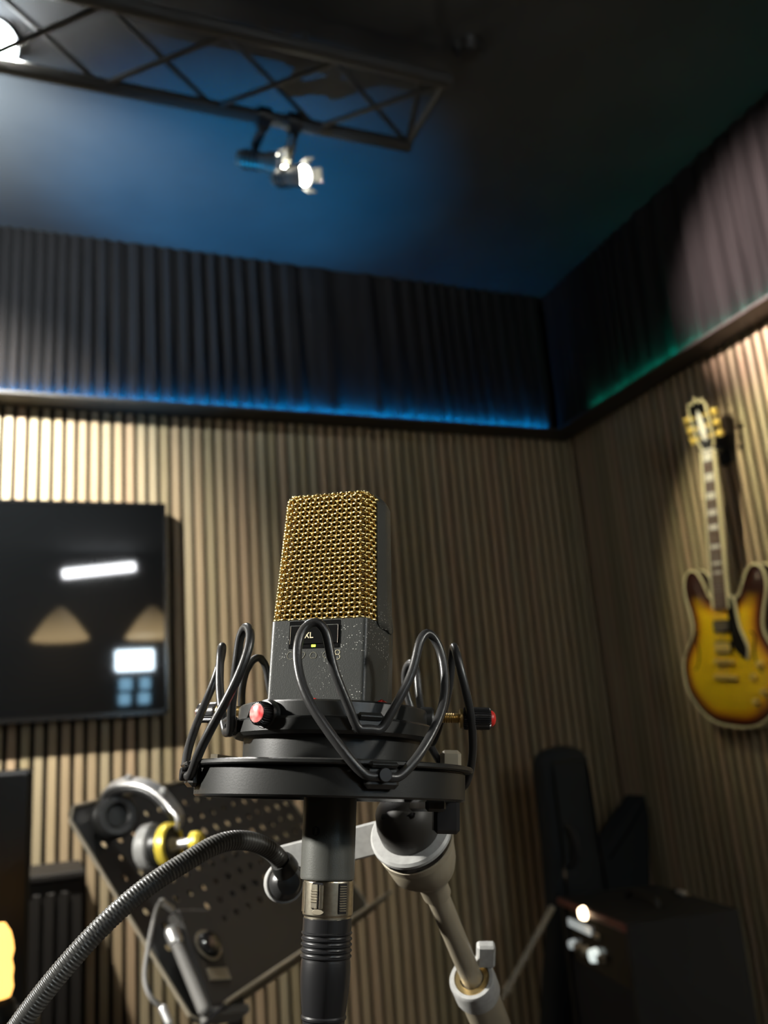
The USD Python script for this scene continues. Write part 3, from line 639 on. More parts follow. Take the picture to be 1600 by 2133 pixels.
# wedge-shaped soft case leaning in the corner
pw = [on_y(*q, 2.84) for q in ((1327, 1648), (1338, 1700), (1340, 1850), (1340, 2010), (1250, 2010), (1252, 1850), (1244, 1770), (1290, 1705))]
w = [(p[0], p[2]) for p in pw]; zmin = 0.0
wp = Polygon([w[0], w[1], w[2], (w[2][0] + 0.01, zmin), (w[5][0] - 0.06, zmin), w[5], w[6], w[7]]).buffer(-0.012).buffer(0.012)
C_ = Thing('soft_case', 'pointed black soft case leaning in the room corner behind the amplifier', 'case', [wp.centroid.x, 2.84, 0.0])
m = prism(wp, 0.09); v = np.asarray(m.vertices); m = trimesh.Trimesh(np.c_[v[:, 0], 2.89 - v[:, 2], v[:, 1]], m.faces, process=False)
C_.part('shell', m, BAG, smooth=30)
zt_ = [(w[6][0] + 0.02, 2.798, w[6][1] - 0.03), (w[7][0] + 0.015, 2.798, w[7][1] - 0.03), (w[0][0] - 0.005, 2.798, w[0][1] - 0.04)]
C_.part('zip', tube(zt_, 0.003, 6), BLKG)
# thin grey stand beside the amplifier
a, b = P(1152, 1888, 2.15), P(1062, 2052, 2.05)
d = (b - a) / np.linalg.norm(b - a); foot = a + d * (a[2] - 0.012) / -d[2]
S2 = Thing('stand_leg', 'thin grey folding stand leg leaning on the left side of the amplifier', 'stand', [foot[0], foot[1], 0.0])
S2.part('tube', cyl(b + (b - a) * 0.02, a, 0.008, 16), GREYM)
S2.part('inner_tube', cyl(foot, b + (b - a) * 0.02, 0.0055, 14), GREYM)
S2.part('collar', cyl(b - (b - a) * 0.02, b + (b - a) * 0.10, 0.011, 16), GREYM)
S2.part('foot', hull_spheres([foot, foot + [0.02, 0, 0]], [0.012, 0.010]), RUB)

# ================================================================== LEFT EDGE: SPEAKER, LAMP
L0, L1 = on_y(68, 1602, 1.75), on_y(-170, 1606, 1.75)
t = Thing('loudspeaker', 'tall black loudspeaker at the left edge below the television', 'loudspeaker', [(L0[0] + L1[0]) / 2, 1.9, 0.0])
xa, xb, zt2 = L0[0] - 0.34, L0[0], L0[2]
t.part('cabinet', cbox([xb - xa, 0.30, zt2 - 0.03], 0.008, trimesh.transformations.translation_matrix([(xa + xb) / 2, 1.90, (zt2 + 0.03) / 2])), BLK, smooth=False)
t.part('plinth', box([xa - 0.02, 1.73, 0], [xb + 0.02, 2.07, 0.03]), BLKG, smooth=False)
for z, r in ((zt2 - 0.14, 0.05), (zt2 - 0.38, 0.115), (zt2 - 0.68, 0.115)):
    T = axis_frame([(xa + xb) / 2, 1.752, z], [0, -1, 0])
    dv = t.part('driver', lathe([(r * .95, -0.002), (r, 0.004), (r * .86, 0.006), (r * .80, 0.002), (r * .35, 0.0005), (0, 0.001)], 36, T), RUB)
    t.part('dust_cap', lathe([(r * .33, 0.001), (r * .2, 0.010), (0, 0.013)], 24, T), BLKG, dv)
# added dark ribbed block, painted shade on the back wall left of the music stand
ca, cb2 = on_y(178, 1812, 2.72), on_y(-90, 1800, 2.72)
lc = Thing('shade_block', 'added dark ribbed block standing in for shade on the slatted wall, left of the music stand', 'cabinet', [(ca[0] + cb2[0]) / 2, 2.84, 0])
xl_, xr_, zc_ = cb2[0], ca[0] - 0.005, ca[2]
lc.part('shade_body', cbox([xr_ - xl_, 0.26, zc_ - 0.02], 0.004, trimesh.transformations.translation_matrix([(xl_ + xr_) / 2, 2.865, (zc_ - 0.02) / 2])), SHADEW, smooth=False)
lc.part('top', cbox([xr_ - xl_ + 0.01, 0.29, 0.018], 0.003, trimesh.transformations.translation_matrix([(xl_ + xr_) / 2, 2.865, zc_ - 0.009])), SHADEW, smooth=False)
nrb = int((xr_ - xl_) / 0.036)
for k in range(nrb):
    lc.part('rib', cbox([0.022, 0.014, zc_ - 0.07], 0.003, trimesh.transformations.translation_matrix([xl_ + 0.02 + k * 0.036, 2.729, (zc_ - 0.03) / 2])), SHADEW, smooth=False)
oq = P(-6, 2003, 1.15); ob = P(-6, 2075, 1.15); ot = P(-6, 1928, 1.15)
ts = Thing('side_table', 'small round black side table at the lower left corner', 'table', [oq[0], oq[1], 0.0])
ts.part('tabletop', lathe([(0.10, 0), (0.105, 0.004), (0.105, 0.016), (0.10, 0.02)], 40, trimesh.transformations.translation_matrix([oq[0] - 0.05, oq[1], ob[2] - 0.045])), BLK)
ts.part('leg', cyl([oq[0] - 0.05, oq[1], 0.012], [oq[0] - 0.05, oq[1], ob[2] - 0.045], 0.018, 16), BLK)
ts.part('foot_plate', lathe([(0.14, 0), (0.14, 0.008), (0.03, 0.014)], 40, trimesh.transformations.translation_matrix([oq[0] - 0.05, oq[1], 0])), BLK)
to = Thing('table_lamp', 'glowing orange lamp at the left edge below the loudspeaker top', 'lamp', [oq[0], oq[1], ob[2] - 0.025])
hh = ot[2] - ob[2]
rr = [0.0175, 0.021, 0.0195, 0.0205, 0.018, 0.0205, 0.019, 0.016, 0.009]
to.part('shade', lathe([(r, k / 8 * hh) for k, r in enumerate(rr)], 28, trimesh.transformations.translation_matrix([oq[0], oq[1], ob[2]])), ORANGE, label='glowing orange glass')
to.part('base', lathe([(0.024, -0.025), (0.024, -0.006), (0.017, 0.002)], 24, trimesh.transformations.translation_matrix([oq[0], oq[1], ob[2]])), BLK)

# ================================================================== MUSIC STAND, HEADPHONES, SMALL BOX
MSc = np.array([[0.039, 1.266, -0.061], [0.187, 1.14, -0.315], [0.54, 1.493, -0.284], [0.392, 1.619, -0.03]]) + EYE
mu = nrm(MSc[3] - MSc[0]); mv = nrm(MSc[0] - MSc[1]); mn = nrm(np.cross(mu, mv))
if mn @ (EYE - MSc[0]) < 0: mn = -mn
W_, H_ = np.linalg.norm(MSc[3] - MSc[0]), np.linalg.norm(MSc[1] - MSc[0])
MT = frame(MSc[1], mu, mv, np.cross(mu, mv))        # x along, y up the desk, z = +-out
sg = 1.0 if MT[:3, 2] @ mn > 0 else -1.0             # sign of "towards the viewer"
base = MSc.mean(0) - mn * 0.06; base[2] = 0.0
K = Thing('music_stand', 'black perforated music stand desk behind the microphone', 'music stand', base)
plate = Polygon([(0, 0), (W_, 0), (W_, H_), (0, H_)]).buffer(-0.02).buffer(0.02)
holes = []
for j in range(9):
    for i in range(16):
        x, y = 0.03 + i * 0.031 + (j % 2) * 0.0155, 0.10 + j * 0.026
        if x < W_ - 0.02 and y < H_ - 0.015: holes.append(Point(x, y).buffer(0.0052, 8))
plate = plate.difference(shapely.union_all(holes))
mz = lambda z: trimesh.transformations.translation_matrix([0, 0, z])
m = prism(plate, 0.0018); m.apply_transform(MT); K.part('desk', m, DESK, smooth=False)
def desk(mesh): mesh = mesh.copy(); mesh.apply_transform(MT); return mesh
edge = [(0.018, 0), (W_ - 0.018, 0), (W_, 0.018), (W_, H_ - 0.018), (W_ - 0.018, H_), (0.018, H_), (0, H_ - 0.018), (0, 0.018)]
K.part('rolled_edge', desk(tube([(x, y, 0.0009) for x, y in edge], 0.0028, 8, True)), GREYM)
K.part('ledge', desk(box([0.0, -0.002, 0.0], [W_, 0.0005, sg * 0.05])), BLKM, smooth=False)
K.part('ledge_lip', desk(tube([(0, 0.0, sg * 0.05), (W_, 0.0, sg * 0.05)], 0.003, 8)), GREYM)
hub = (MT @ np.array([W_ / 2, H_ * 0.45, -sg * 0.03, 1]))[:3]
K.part('bracket', desk(cbox([0.09, 0.08, 0.03], 0.004, trimesh.transformations.translation_matrix([W_ / 2, H_ * 0.45, -sg * 0.0165]))), BLKM)
K.part('tilt_joint', hull_spheres([hub - mn * 0.004, [hub[0], hub[1], hub[2] - 0.05]], [0.018, 0.015]), BLK)
K.part('post', cyl([hub[0], hub[1], 0.18], [hub[0], hub[1], hub[2] - 0.04], 0.010, 20), BLKM)
K.part('lower_tube', cyl([hub[0], hub[1], 0.06], [hub[0], hub[1], 0.62], 0.014, 20), BLKM)
for k in range(3):
    a = k * 2 * np.pi / 3 + 0.4
    e = np.array([hub[0] + 0.27 * math.cos(a), hub[1] + 0.27 * math.sin(a), 0.009])
    lg = K.part('leg', tube(spline([[hub[0], hub[1], 0.30], [hub[0] + .1 * math.cos(a), hub[1] + .1 * math.sin(a), 0.17], e], 14), 0.008, 10), BLKM)
    K.part('rubber_foot', hull_spheres([e, e - [0.02 * math.cos(a), 0.02 * math.sin(a), -0.012]], [0.0088, 0.0085]), RUB, lg)

# headphones hanging over the desk
D0 = 1.10
hp = Thing('headphones', 'black and silver headphones with yellow rings hung over the music stand', 'headphones', P(320, 1720, D0))
arc = [P(222, 1668, 1.17), P(222, 1650, 1.165), P(240, 1634, 1.155), P(270, 1629, 1.145), P(305, 1634, 1.135), P(338, 1654, 1.125), P(362, 1682, 1.115), P(372, 1705, 1.105), P(368, 1728, 1.095)]
ac = spline(arc, 48)
vw = nrm(P(300, 1700, 1.1) - EYE); wdir = nrm(np.array([0.35, 1.0, 0.25]))
def strap(c, w, th, wd):
    t = np.gradient(c, axis=0); t /= np.linalg.norm(t, axis=1, keepdims=True)
    b = wd - t * (t @ wd)[:, None]; b /= np.linalg.norm(b, axis=1, keepdims=True); nn = np.cross(t, b)
    secs = []
    for i in range(len(c)):
        e = min(1.0, 0.35 + 1.3 * max(0.0, math.sin(math.pi * i / (len(c) - 1))) ** 0.5)
        secs.append(np.array([c[i] + b[i] * x * w / 2 * e + nn[i] * y * th / 2 for x, y in ((-1, -.6), (-.8, -1), (.8, -1), (1, -.6), (1, .6), (.8, 1), (-.8, 1), (-1, .6))]))
    return loft(secs)
hp.part('headband', strap(ac, 0.030, 0.006, wdir), ALU, label='silver headband')
inner = ac + (P(300, 1730, 1.13) - ac) * 0.09
hp.part('inner_pad', strap(inner[3:-4], 0.034, 0.010, wdir), RUB)
for q in (arc[3], arc[5]):
    hp.part('rivet', hull_spheres([q - (P(300, 1730, 1.13) - q) * .06, q], [0.006, 0.006]), WHT)
ea = nrm(P(420, 1750, 1.082) - P(318, 1762, 1.10))
T = axis_frame(P(318, 1764, 1.10), ea)
e1 = hp.part('ear_cup', lathe([(0.024, -0.014), (0.0285, -0.010), (0.0295, 0.000), (0.0285, 0.004), (0.026, 0.006)], 44, T), WHT, label='pale grey ear cup')
hp.part('cup_groove', lathe([(0.0255, 0.006), (0.0262, 0.008), (0.0262, 0.016), (0.0255, 0.018)], 44, T), BLK, e1)
hp.part('cup_ring', ring([(0.0225, 0.018), (0.0262, 0.018), (0.0274, 0.021), (0.0268, 0.029), (0.0235, 0.031), (0.0225, 0.030)], 44, T), YEL, e1, label='yellow ring')
hp.part('cup_face', lathe([(0.0224, 0.016), (0.0224, 0.027), (0.0075, 0.028), (0.0065, 0.029)], 36, T), BLK, e1)
hp.part('pivot', lathe([(0.009, 0.0272), (0.0075, 0.034), (0.0055, 0.046), (0.0055, 0.056)], 24, T), ALU, e1, label='silver pivot')
hp.part('pivot_cap', lathe([(0.010, 0.056), (0.0125, 0.058), (0.0125, 0.066), (0.009, 0.070)], 28, T), YEL, e1, label='yellow cap')
T2 = axis_frame(P(238, 1702, 1.150), -vw + [0.3, 0, 0.1])
e2 = hp.part('ear_cup', lathe([(0.024, -0.012), (0.029, -0.006), (0.029, 0.004), (0.026, 0.008)], 40, T2), BLK, label='black ear cup')
hp.part('cushion', ring([(0.014, 0.008), (0.026, 0.008), (0.028, 0.014), (0.024, 0.021), (0.017, 0.021), (0.013, 0.015)], 40, T2), RUB, e2)

# small dial box resting on the lower left of the desk, and its cable
def on_desk(px, py, off=0.0):
    r = ray(px, py); o = MSc[1] + mn * off; t_ = ((o - EYE) @ mn) / (r @ mn); return EYE + r * t_
c0 = on_desk(428, 2000, 0.014)
bx_u = nrm(on_desk(468, 2075, 0.014) - on_desk(405, 1905, 0.014)); bx_w = nrm(np.cross(mn, bx_u))
DT = frame(c0, bx_w, bx_u, np.cross(bx_w, bx_u))
sd = 1.0 if DT[:3, 2] @ mn > 0 else -1.0
X = Thing('headphone_box', 'small dark box with a round dial and pale end strip on the music stand', 'audio box', c0 - mn * 0.012)
def dbx(m): m = m.copy(); m.apply_transform(DT); return m
Lb = np.linalg.norm(on_desk(475, 2092) - on_desk(388, 1895)); Wb = 0.062
X.part('case', dbx(cbox([Wb, Lb, 0.022], 0.004)), DARKBOX)
X.part('dial', dbx(lathe([(0.016, 0), (0.0165, sd * 0.003), (0.014, sd * 0.010), (0.012, sd * 0.011)], 32, mz(sd * 0.011) @ trimesh.transformations.translation_matrix([0, -0.012, 0]))), BLKG)
X.part('dial_ring', dbx(ring([(0.0175, 0), (0.0205, 0), (0.0205, 0.002), (0.0175, 0.002)], 36, trimesh.transformations.translation_matrix([0, -0.012, sd * 0.0115 - (0.002 if sd < 0 else 0)]))), GREYM)
X.part('window', dbx(cbox([0.036, 0.016, 0.003], 0.001, trimesh.transformations.translation_matrix([0.0, 0.026, sd * 0.0115]))), GREYM)
X.part('end_strip', dbx(cbox([Wb + 0.002, 0.010, 0.024], 0.002, trimesh.transformations.translation_matrix([0, Lb / 2 + 0.004, 0]))), GREYC, label='pale grey end strip')
g1, g2 = on_desk(362, 1950, 0.020), on_desk(425, 2100, 0.020)
t = Thing('metal_bar', 'flat grey metal bar lying beside the small dial box on the music stand', 'bar', g1)
t.part('bar', hull_spheres([g1, g2], [0.0075, 0.0085]), GREYC)
t.part('cap', hull_spheres([g1 - (g2 - g1) * 0.05, g1 + (g2 - g1) * .06], [0.0095, 0.0095]), ALU)
cb = [on_desk(x, y, o) for x, y, o in ((385, 1925, .02), (362, 1897, .03), (338, 1878, .04), (322, 1910, .045), (312, 1955, .05), (303, 2010, .05), (303, 2050, .05), (318, 2082, .05), (340, 2102, .05), (352, 2130, .05), (360, 2180, .03))]
t = Thing('headphone_cable', 'grey looped cable hanging over the left part of the music stand', 'cable', cb[2])
t.part('cord', tube(spline(cb, 70), 0.0028, 10), GREYC)
t.part('plug', hull_spheres([cb[2], cb[2] + (cb[1] - cb[2]) * 0.8], [0.0045, 0.004]), ALU)
t.part('ferrule', hull_spheres([cb[8], cb[9]], [0.0048, 0.0045]), ALU)


# ================================================================== MICROPHONE GROUP (own leaning frame, millimetres)
up_c = nrm([0.022, -1.0, 0.3477]); a_c = nrm([1.0, 0.022, 0.0]); b_c = np.cross(up_c, a_c)
MA, MB, MU = RC @ a_c, RC @ b_c, RC @ up_c                 # right, away, up of the microphone mount
MO = P(686, 1690, 0.345)
PSI = math.radians(17.5)
class MThing(Thing):
    def __init__(s, name, label, c, z0, yaw=0.0, off=(0, 0), group=None):
        s.z0 = z0; s.off = off
        e1, e2 = math.cos(yaw) * MA - math.sin(yaw) * MB, math.sin(yaw) * MA + math.cos(yaw) * MB
        super().__init__(name, label, c, frame(MO + MU * z0 * 1e-3 + MA * off[0] * 1e-3 + MB * off[1] * 1e-3, e1, e2, MU), group)
    def mm(s, name, mesh, mat, parent=None, **kw):
        v, f, _ = meshkit.arrays(mesh)
        return s.part(name, trimesh.Trimesh((v - [0, 0, s.z0]) * 1e-3, f, process=False), mat, parent, local=True, **kw)
def m_plane(px, py, b=0.0):
    r = ray(px, py); o = EYE - MO; B = np.array([MA, MB, MU])
    d, o = B @ r, B @ o * 1e3; t_ = (b - o[1]) / d[1]; w = o + d * t_; return w

# ---- microphone
mic = MThing('studio_microphone', 'gold-grilled dark grey studio microphone held upright in the shock mount', 'microphone', -25.0, PSI, (-0.9, 0))
def hexa(w1, d, wr, fil, n=240, grow=0.0):
    pl = Polygon([(wr, 0), (w1, d), (-w1, d), (-wr, 0), (-w1, -d), (w1, -d)]).buffer(grow - fil).buffer(fil, 12)
    e = pl.exterior; t0 = e.project(Point(wr + 5, 0)); L = e.length
    pts = np.array([e.interpolate((t0 + L * i / n) % L).coords[0] for i in range(n)])
    if Polygon(pts).exterior.is_ccw is False: pts = np.vstack([pts[:1], pts[:0:-1]])
    return pts
def skin(rows):
    n = len(rows[0]); v = np.vstack(rows + [rows[0].mean(0)[None], rows[-1].mean(0)[None]])
    k = len(rows); i, j = np.meshgrid(np.arange(k - 1), np.arange(n), indexing='ij')
    a, b, c, d = i * n + j, i * n + (j + 1) % n, (i + 1) * n + (j + 1) % n, (i + 1) * n + j
    f = [np.stack([a, b, c], -1).reshape(-1, 3), np.stack([a, c, d], -1).reshape(-1, 3)]
    j = np.arange(n); f.append(np.stack([np.full(n, k * n), (j + 1) % n, j], -1)); f.append(np.stack([np.full(n, k * n + 1), (k - 1) * n + j, (k - 1) * n + (j + 1) % n], -1))
    return trimesh.Trimesh(v, np.vstack(f), process=False)
def at_z(pts, z): return np.c_[pts, np.full(len(pts), z)]
BZ0, BZ1, GZ1 = 26.0, 74.0, 130.0
rows = [at_z(hexa(20.6, 19, 24.6, 1.6, grow=g), z) for g, z in ((-1.0, BZ0), (0, BZ0 + 1), (0, BZ1 - 0.5), (-0.15, BZ1 - 0.15), (-0.5, BZ1))]
mic.mm('body', skin(rows), MICB, smooth=40, label='dusty dark grey lacquered body')
HB, HTp = hexa(19.9, 18.3, 23.6, 3.0), hexa(17.8, 15.4, 21.6, 3.0)
RT = 2.6
def gsurf(u, v):
    """point of the grille surface: u in turns, v millimetres up the side, over the rounded rim and inwards"""
    n = len(HB); x = (np.asarray(u) % 1.0) * n; i = np.floor(x).astype(int) % n; t_ = (x - np.floor(x))[..., None]
    Lz = GZ1 - BZ1 - RT; v = np.asarray(v, float)
    th = np.clip((v - Lz) / RT, 0, np.pi / 2); flat = np.maximum(v - Lz - RT * np.pi / 2, 0)
    z = BZ1 + np.minimum(v, Lz) + RT * np.sin(th)
    inset = RT * (1 - np.cos(th)) + flat
    k = np.clip((z - BZ1) / (GZ1 - BZ1), 0, 1)[..., None]
    p = (HB[i] * (1 - t_) + HB[(i + 1) % n] * t_) * (1 - k) + (HTp[i] * (1 - t_) + HTp[(i + 1) % n] * t_) * k
    r = np.linalg.norm(p, axis=-1, keepdims=True)
    p = p * (1 - inset[..., None] / np.maximum(np.abs(p) @ np.array([[0.35], [0.75]]), 6.0))
    return np.concatenate([p, z[..., None]], -1)
def gnormal(u, v):
    e = 1e-3
    du = gsurf(u + e, v) - gsurf(u - e, v); dv = gsurf(u, v + 0.2) - gsurf(u, v - 0.2)
    n = np.cross(du, dv); return n / np.linalg.norm(n, axis=-1, keepdims=True)
NU, PV, WR, WH = 64, 1.98, 0.55, 0.44
VMAX = (GZ1 - BZ1 - RT) + RT * np.pi / 2 + 5.0
NV = int(VMAX / PV)
wires = []
for i in range(NU):
    v = np.linspace(-0.3, VMAX, NV * 6); u = np.full(len(v), (i + 0.5) / NU)
    q = gsurf(u, v) + gnormal(u, v) * (WH * np.cos(np.pi * v / PV + np.pi * i))[:, None]
    wires.append(tube(q, WR * 0.80, 7, ref=(0.3, 0.1, 1)))
for j in range(NV):
    u = np.arange(NU * 6) / (NU * 6); v = np.full(len(u), (j + 0.0) * PV + 0.0) + 0.35
    q = gsurf(u, v) - gnormal(u, v) * (WH * np.cos(np.pi * (u * NU - 0.5) + np.pi * j))[:, None]
    wires.append(tube(q, WR * 1.06, 7, True))
mic.mm('grille', cat(*wires), GOLD, smooth=True, kind='stuff', label='woven gold wire grille')
lin = [at_z(HB * 0.915, BZ1 - 0.5)] + [at_z((HB * (1 - k) + HTp * k) * 0.905, BZ1 + k * (GZ1 - BZ1) - 1.2) for k in (0.2, 0.6, 0.96)] + [at_z(HTp * 0.80, GZ1 - 1.6)]
mic.mm('inner_gauze', skin(lin), GOLDD, smooth=40, label='fine dark gold gauze behind the grille')
mic.mm('base_lip', skin([at_z(hexa(20.6, 19, 24.6, 1.6, grow=-0.9), BZ1 - 0.2), at_z(hexa(20.6, 19, 24.6, 1.6, grow=-1.0), BZ1 + 0.9)]), MICB)
def rib_sec(s, k, z):
    w = 24.9 * (1 - k) + 22.9 * k
    return np.array([(s * (w - 3.6), -10.6 + 2.2 * k, z), (s * (w - 2.2), -10.9 + 2.2 * k, z), (s * (w - 0.25), -4, z), (s * w, -1.5, z), (s * w, 1.5, z), (s * (w - 0.25), 4, z), (s * (w - 2.2), 10.9 - 2.2 * k, z), (s * (w - 3.6), 10.6 - 2.2 * k, z)])
for s in (1, -1):
    rws = []
    for z in np.r_[np.linspace(70.5, 74, 5), np.linspace(80, 126, 6), 128.6, 130.2, 131.2, 131.6]:
        k = (z - 74) / 56
        q = rib_sec(s, max(k, 0), z)
        nar = 1.0
        if z < 74: nar = math.sqrt(max(0.02, 1 - ((74 - z) / 3.6) ** 2))
        q[:, 1] *= nar
        if z > 126: q[:, 0] -= s * 4.0 * (1 - math.cos(min(1, (z - 126) / 5.6) * math.pi / 2)); q[:, 1] *= 1 - 0.35 * (z - 126) / 5.6
        if z < 74.5: q[:, 0] += s * 0.35
        rws.append(q if s > 0 else q[::-1])
    mm_ = skin(rws)
    if mm_.volume < 0: mm_.invert()
    mic.mm('side_rib', mm_, MICB, smooth=40, label='black side rib between the grilles')
mic.mm('top_bridge', cbox([35, 9, 1.6], 0.7, trimesh.transformations.translation_matrix([0, 0, 130.4])), MICB, smooth=30)
# base tube with its screw
mic2 = lambda r, z: (r, z)
TS = trimesh.transformations.translation_matrix([1.2, 0, 0])
mic.mm('base_tube', lathe([(9.6, -25.2), (10.35, -24.8), (10.55, -24.0), (10.55, 5), (10.7, 26.5)], 72, TS), STUB, label='grey base tube')
sw = nrm([-0.15, -1, 0]); sc_c = np.array([1.2 + 10.55 * -0.15 / 1.011, -10.55 / 1.011, -7.3])
TT = axis_frame(sc_c, sw, (0, 0, 1))
sp1 = mic.mm('screw', ring([(1.25, -0.6), (1.75, -0.6), (1.75, 0.05), (1.5, 0.12), (1.25, 0.05)], 32, TT), BLKM)
mic.mm('hex_socket', lathe([(1.2, -0.5), (1.2, -0.02), (0.7, -0.02), (0.6, -0.45)], 6, TT), BLKG, sp1)
# badge, lamp slit and printed signs on the front face (local x right, z up, front plane y = -19)
FY = -19.0
FT = np.array([[1, 0, 0, 0], [0, 0, -1, FY], [0, 1, 0, 0], [0, 0, 0, 1.0]])      # xy of a flat drawing -> x, z of the face, thickness out
def face(poly, h, lift=0.0): return prism(poly, h, FT @ trimesh.transformations.translation_matrix([0, 0, lift]))
XS = 0.9
rr_ = lambda x0, z0, x1, z1, r=0.4: shapely.box(x0 + XS, z0, x1 + XS, z1).buffer(-r).buffer(r)
bf = mic.mm('badge', face(rr_(-13.3, 62.0, 8.7, 73.3), 0.16, -0.02), BLKG, smooth=False, label='glossy black badge')
mic.mm('badge_plate', face(rr_(-12.6, 63.9, 8.0, 71.3), 0.5), BLKG, bf, smooth=False)
mic.mm('badge_edge', tube([(x + XS, FY - 0.5, z) for x, z in ((-12.6, 71.3), (8.0, 71.3))], 0.10, 6), ALU, bf)
mic.mm('badge_edge', tube([(x + XS, FY - 0.5, z) for x, z in ((-12.6, 63.9), (-12.6, 71.3))], 0.07, 6), GREYM, bf)
mic.mm('badge_edge', tube([(x + XS, FY - 0.5, z) for x, z in ((8.0, 63.9), (8.0, 71.3))], 0.07, 6), GREYM, bf)
tx = meshkit.text_mesh('XL', 2.3, 0.08, bold=True); w_ = tx.bounds
tx.apply_translation([-(w_[0][0]) - 6.35 + XS, 66.15, 0.5]); tx.apply_transform(FT)
mic.mm('lettering', tx, PRINT, smooth=False, label='cream letters XL')
lw = mic.mm('lamp_window', face(rr_(-12.9, 62.3, 8.3, 63.5, 0.2), 0.22), BLKG, smooth=False)
mic.mm('lamp', face(rr_(-3.3, 62.45, -1.4, 63.5, 0.35), 0.34), GREEN, lw, smooth=False, label='lit green indicator')
mic.mm('lamp', face(rr_(3.25, 62.5, 3.75, 63.4, 0.15), 0.34), GREEND, lw, smooth=False, label='dim green indicator')
def sign(pts, mat): return mic.mm('pattern_sign', tube([(x + XS, FY - 0.02, z) for x, z in pts], 0.13, 6, True), mat, smooth=True)
ang = np.linspace(0, 2 * np.pi, 48, endpoint=False)
sign(np.c_[-12.2 + 1.5 * np.cos(ang), 59.3 + 1.5 * np.sin(ang)], PRINTD)
sign(np.c_[-7.4 + 1.7 * np.cos(ang) * (0.75 + 0.25 * np.sin(ang)) * 1.1, 58.4 + 1.35 * (np.sin(ang) + 0.55 + 0.3 * np.abs(np.cos(ang)))], PRINTD)
ca = 1 + 0.85 * np.sin(ang); sign(np.c_[-2.3 + 1.12 * ca * np.cos(ang), 58.3 + 1.12 * ca * np.sin(ang)], PRINTD)
ca = np.abs(0.55 + 0.9 * np.sin(ang)) + 0.08; sign(np.c_[3.0 + 1.2 * ca * np.cos(ang), 58.3 + 1.35 * ca * np.sin(ang)], PRINTD)
e8 = np.r_[np.c_[1.0 * np.sin(ang), 0.85 - 0.85 * np.cos(ang)] * [1, 1.05], np.c_[-1.15 * np.sin(ang), -0.98 + 0.98 * np.cos(ang)]]
sign(e8 + [8.0, 59.2], PRINT)

# ---- shock mount
sm = MThing('shock_mount', 'black spider shock mount with looped rubber bands and red-tipped screws around the microphone', 'shock mount', 4.5, 0.0, (0.2, 0))
sm.mm('outer_ring', ring([(50.3, 4.6), (53.2, 4.5), (53.9, 5.2), (54.0, 14.6), (53.2, 14.9), (53.2, 15.2), (56.6, 15.4), (57.2, 15.9), (57.2, 16.9), (56.6, 17.4), (50.8, 17.3), (50.3, 16.8)], 160), BLK, smooth=30)
sm.mm('hub', ring([(29.5, 6.0), (35.2, 6.0), (35.7, 6.6), (36.1, 27.2), (29.5, 27.2)], 128), BLK, smooth=30)
sm.mm('clamp_ring', ring([(29.0, 27.0), (39.5, 27.0), (41.0, 28.2), (41.2, 32.4), (40.6, 33.2), (38.9, 33.6), (38.7, 38.8), (38.0, 39.5), (29.0, 39.5)], 160), BLK, smooth=30)
def pol(R, az, z):     # az: degrees from the viewer's side, positive to the right
    t_ = np.radians(az); return np.stack([R * np.sin(t_), -R * np.cos(t_), np.broadcast_to(z, np.shape(t_))], -1)
arc = np.radians(np.linspace(-98, -141, 20))
def arc_wall(R0, R1, z0, z1, az0, az1, n=20):
    az = np.linspace(az0, az1, n); a, b, c, d = pol(R0, az, z0), pol(R1, az, z0), pol(R1, az, z1), pol(R0, az, z1)
    return skin([np.array([a[i], b[i], c[i], d[i]]) for i in range(n)])
def fixv(m):
    if m.volume < 0: m.invert()
    return m
sm.mm('rear_plate', fixv(arc_wall(48.5, 51.5, 16.5, 21.5, -99, -142)), GREYM)
# three screws: azimuth, distance of the knob's outer end
for az, R_, z in ((-36, 45.5, 34.0), (88, 65.0, 37.3), (-120, 72.0, 41.0)):
    d = pol(1.0, az, 0.0); d[2] = 0; o = d * R_; o[2] = z
    T = axis_frame(o, d, (0, 0, 1))
    sm.mm('screw_boss', lathe([(5.6, 36.0 - R_), (5.6, 40.6 - R_), (5.0, 41.4 - R_)], 32, axis_frame([d[0] * R_, d[1] * R_, min(z, 36.0)], d, (0, 0, 1))), BLK)
    nth = int((R_ - 12 - 37) / 0.9)
    pr = [(2.0, 36 - R_)]
    for k in range(max(nth, 0)): pr += [(2.15, 37 - R_ + k * .9), (1.75, 37.45 - R_ + k * .9)]
    pr += [(2.0, -11)]
    rod = sm.mm('threaded_rod', lathe(pr, 24, T), BRASS, label='brass threaded rod')
    kn = 30; a_ = np.arange(kn * 4) * 2 * np.pi / (kn * 4); rip = 0.16 * np.sign(np.cos(a_ * kn))
    def kring(r, zz): return np.c_[(r + rip * (r > 3.5)) * np.cos(a_), (r + rip * (r > 3.5)) * np.sin(a_), np.full(len(a_), zz)]
    kb = skin([kring(3.4, -11.4), kring(4.2, -11.2), kring(4.45, -10.4), kring(4.3, -0.9), kring(3.7, -0.25), kring(3.0, -0.1)])
    if kb.volume < 0: kb.invert()
    kb.apply_transform(T)
    kp = sm.mm('screw_knob', kb, BLKM, smooth=False, label='ribbed black screw knob')
    sm.mm('washer', lathe([(3.6, -13.0), (4.0, -12.8), (4.0, -11.9), (3.6, -11.7)], 32, T), BRASS, rod)
    tip = [(3.35, -0.5), (3.3, 0.2), (2.9, 0.9), (2.0, 1.6), (0.8, 1.9)] if az == 88 else [(3.5, -0.5), (3.45, 0.1), (2.7, 0.5), (0, 0.55)]
    sm.mm('red_tip', lathe(tip, 32, T), REDM if az == 88 else RED, kp, smooth=30, label='red tip')
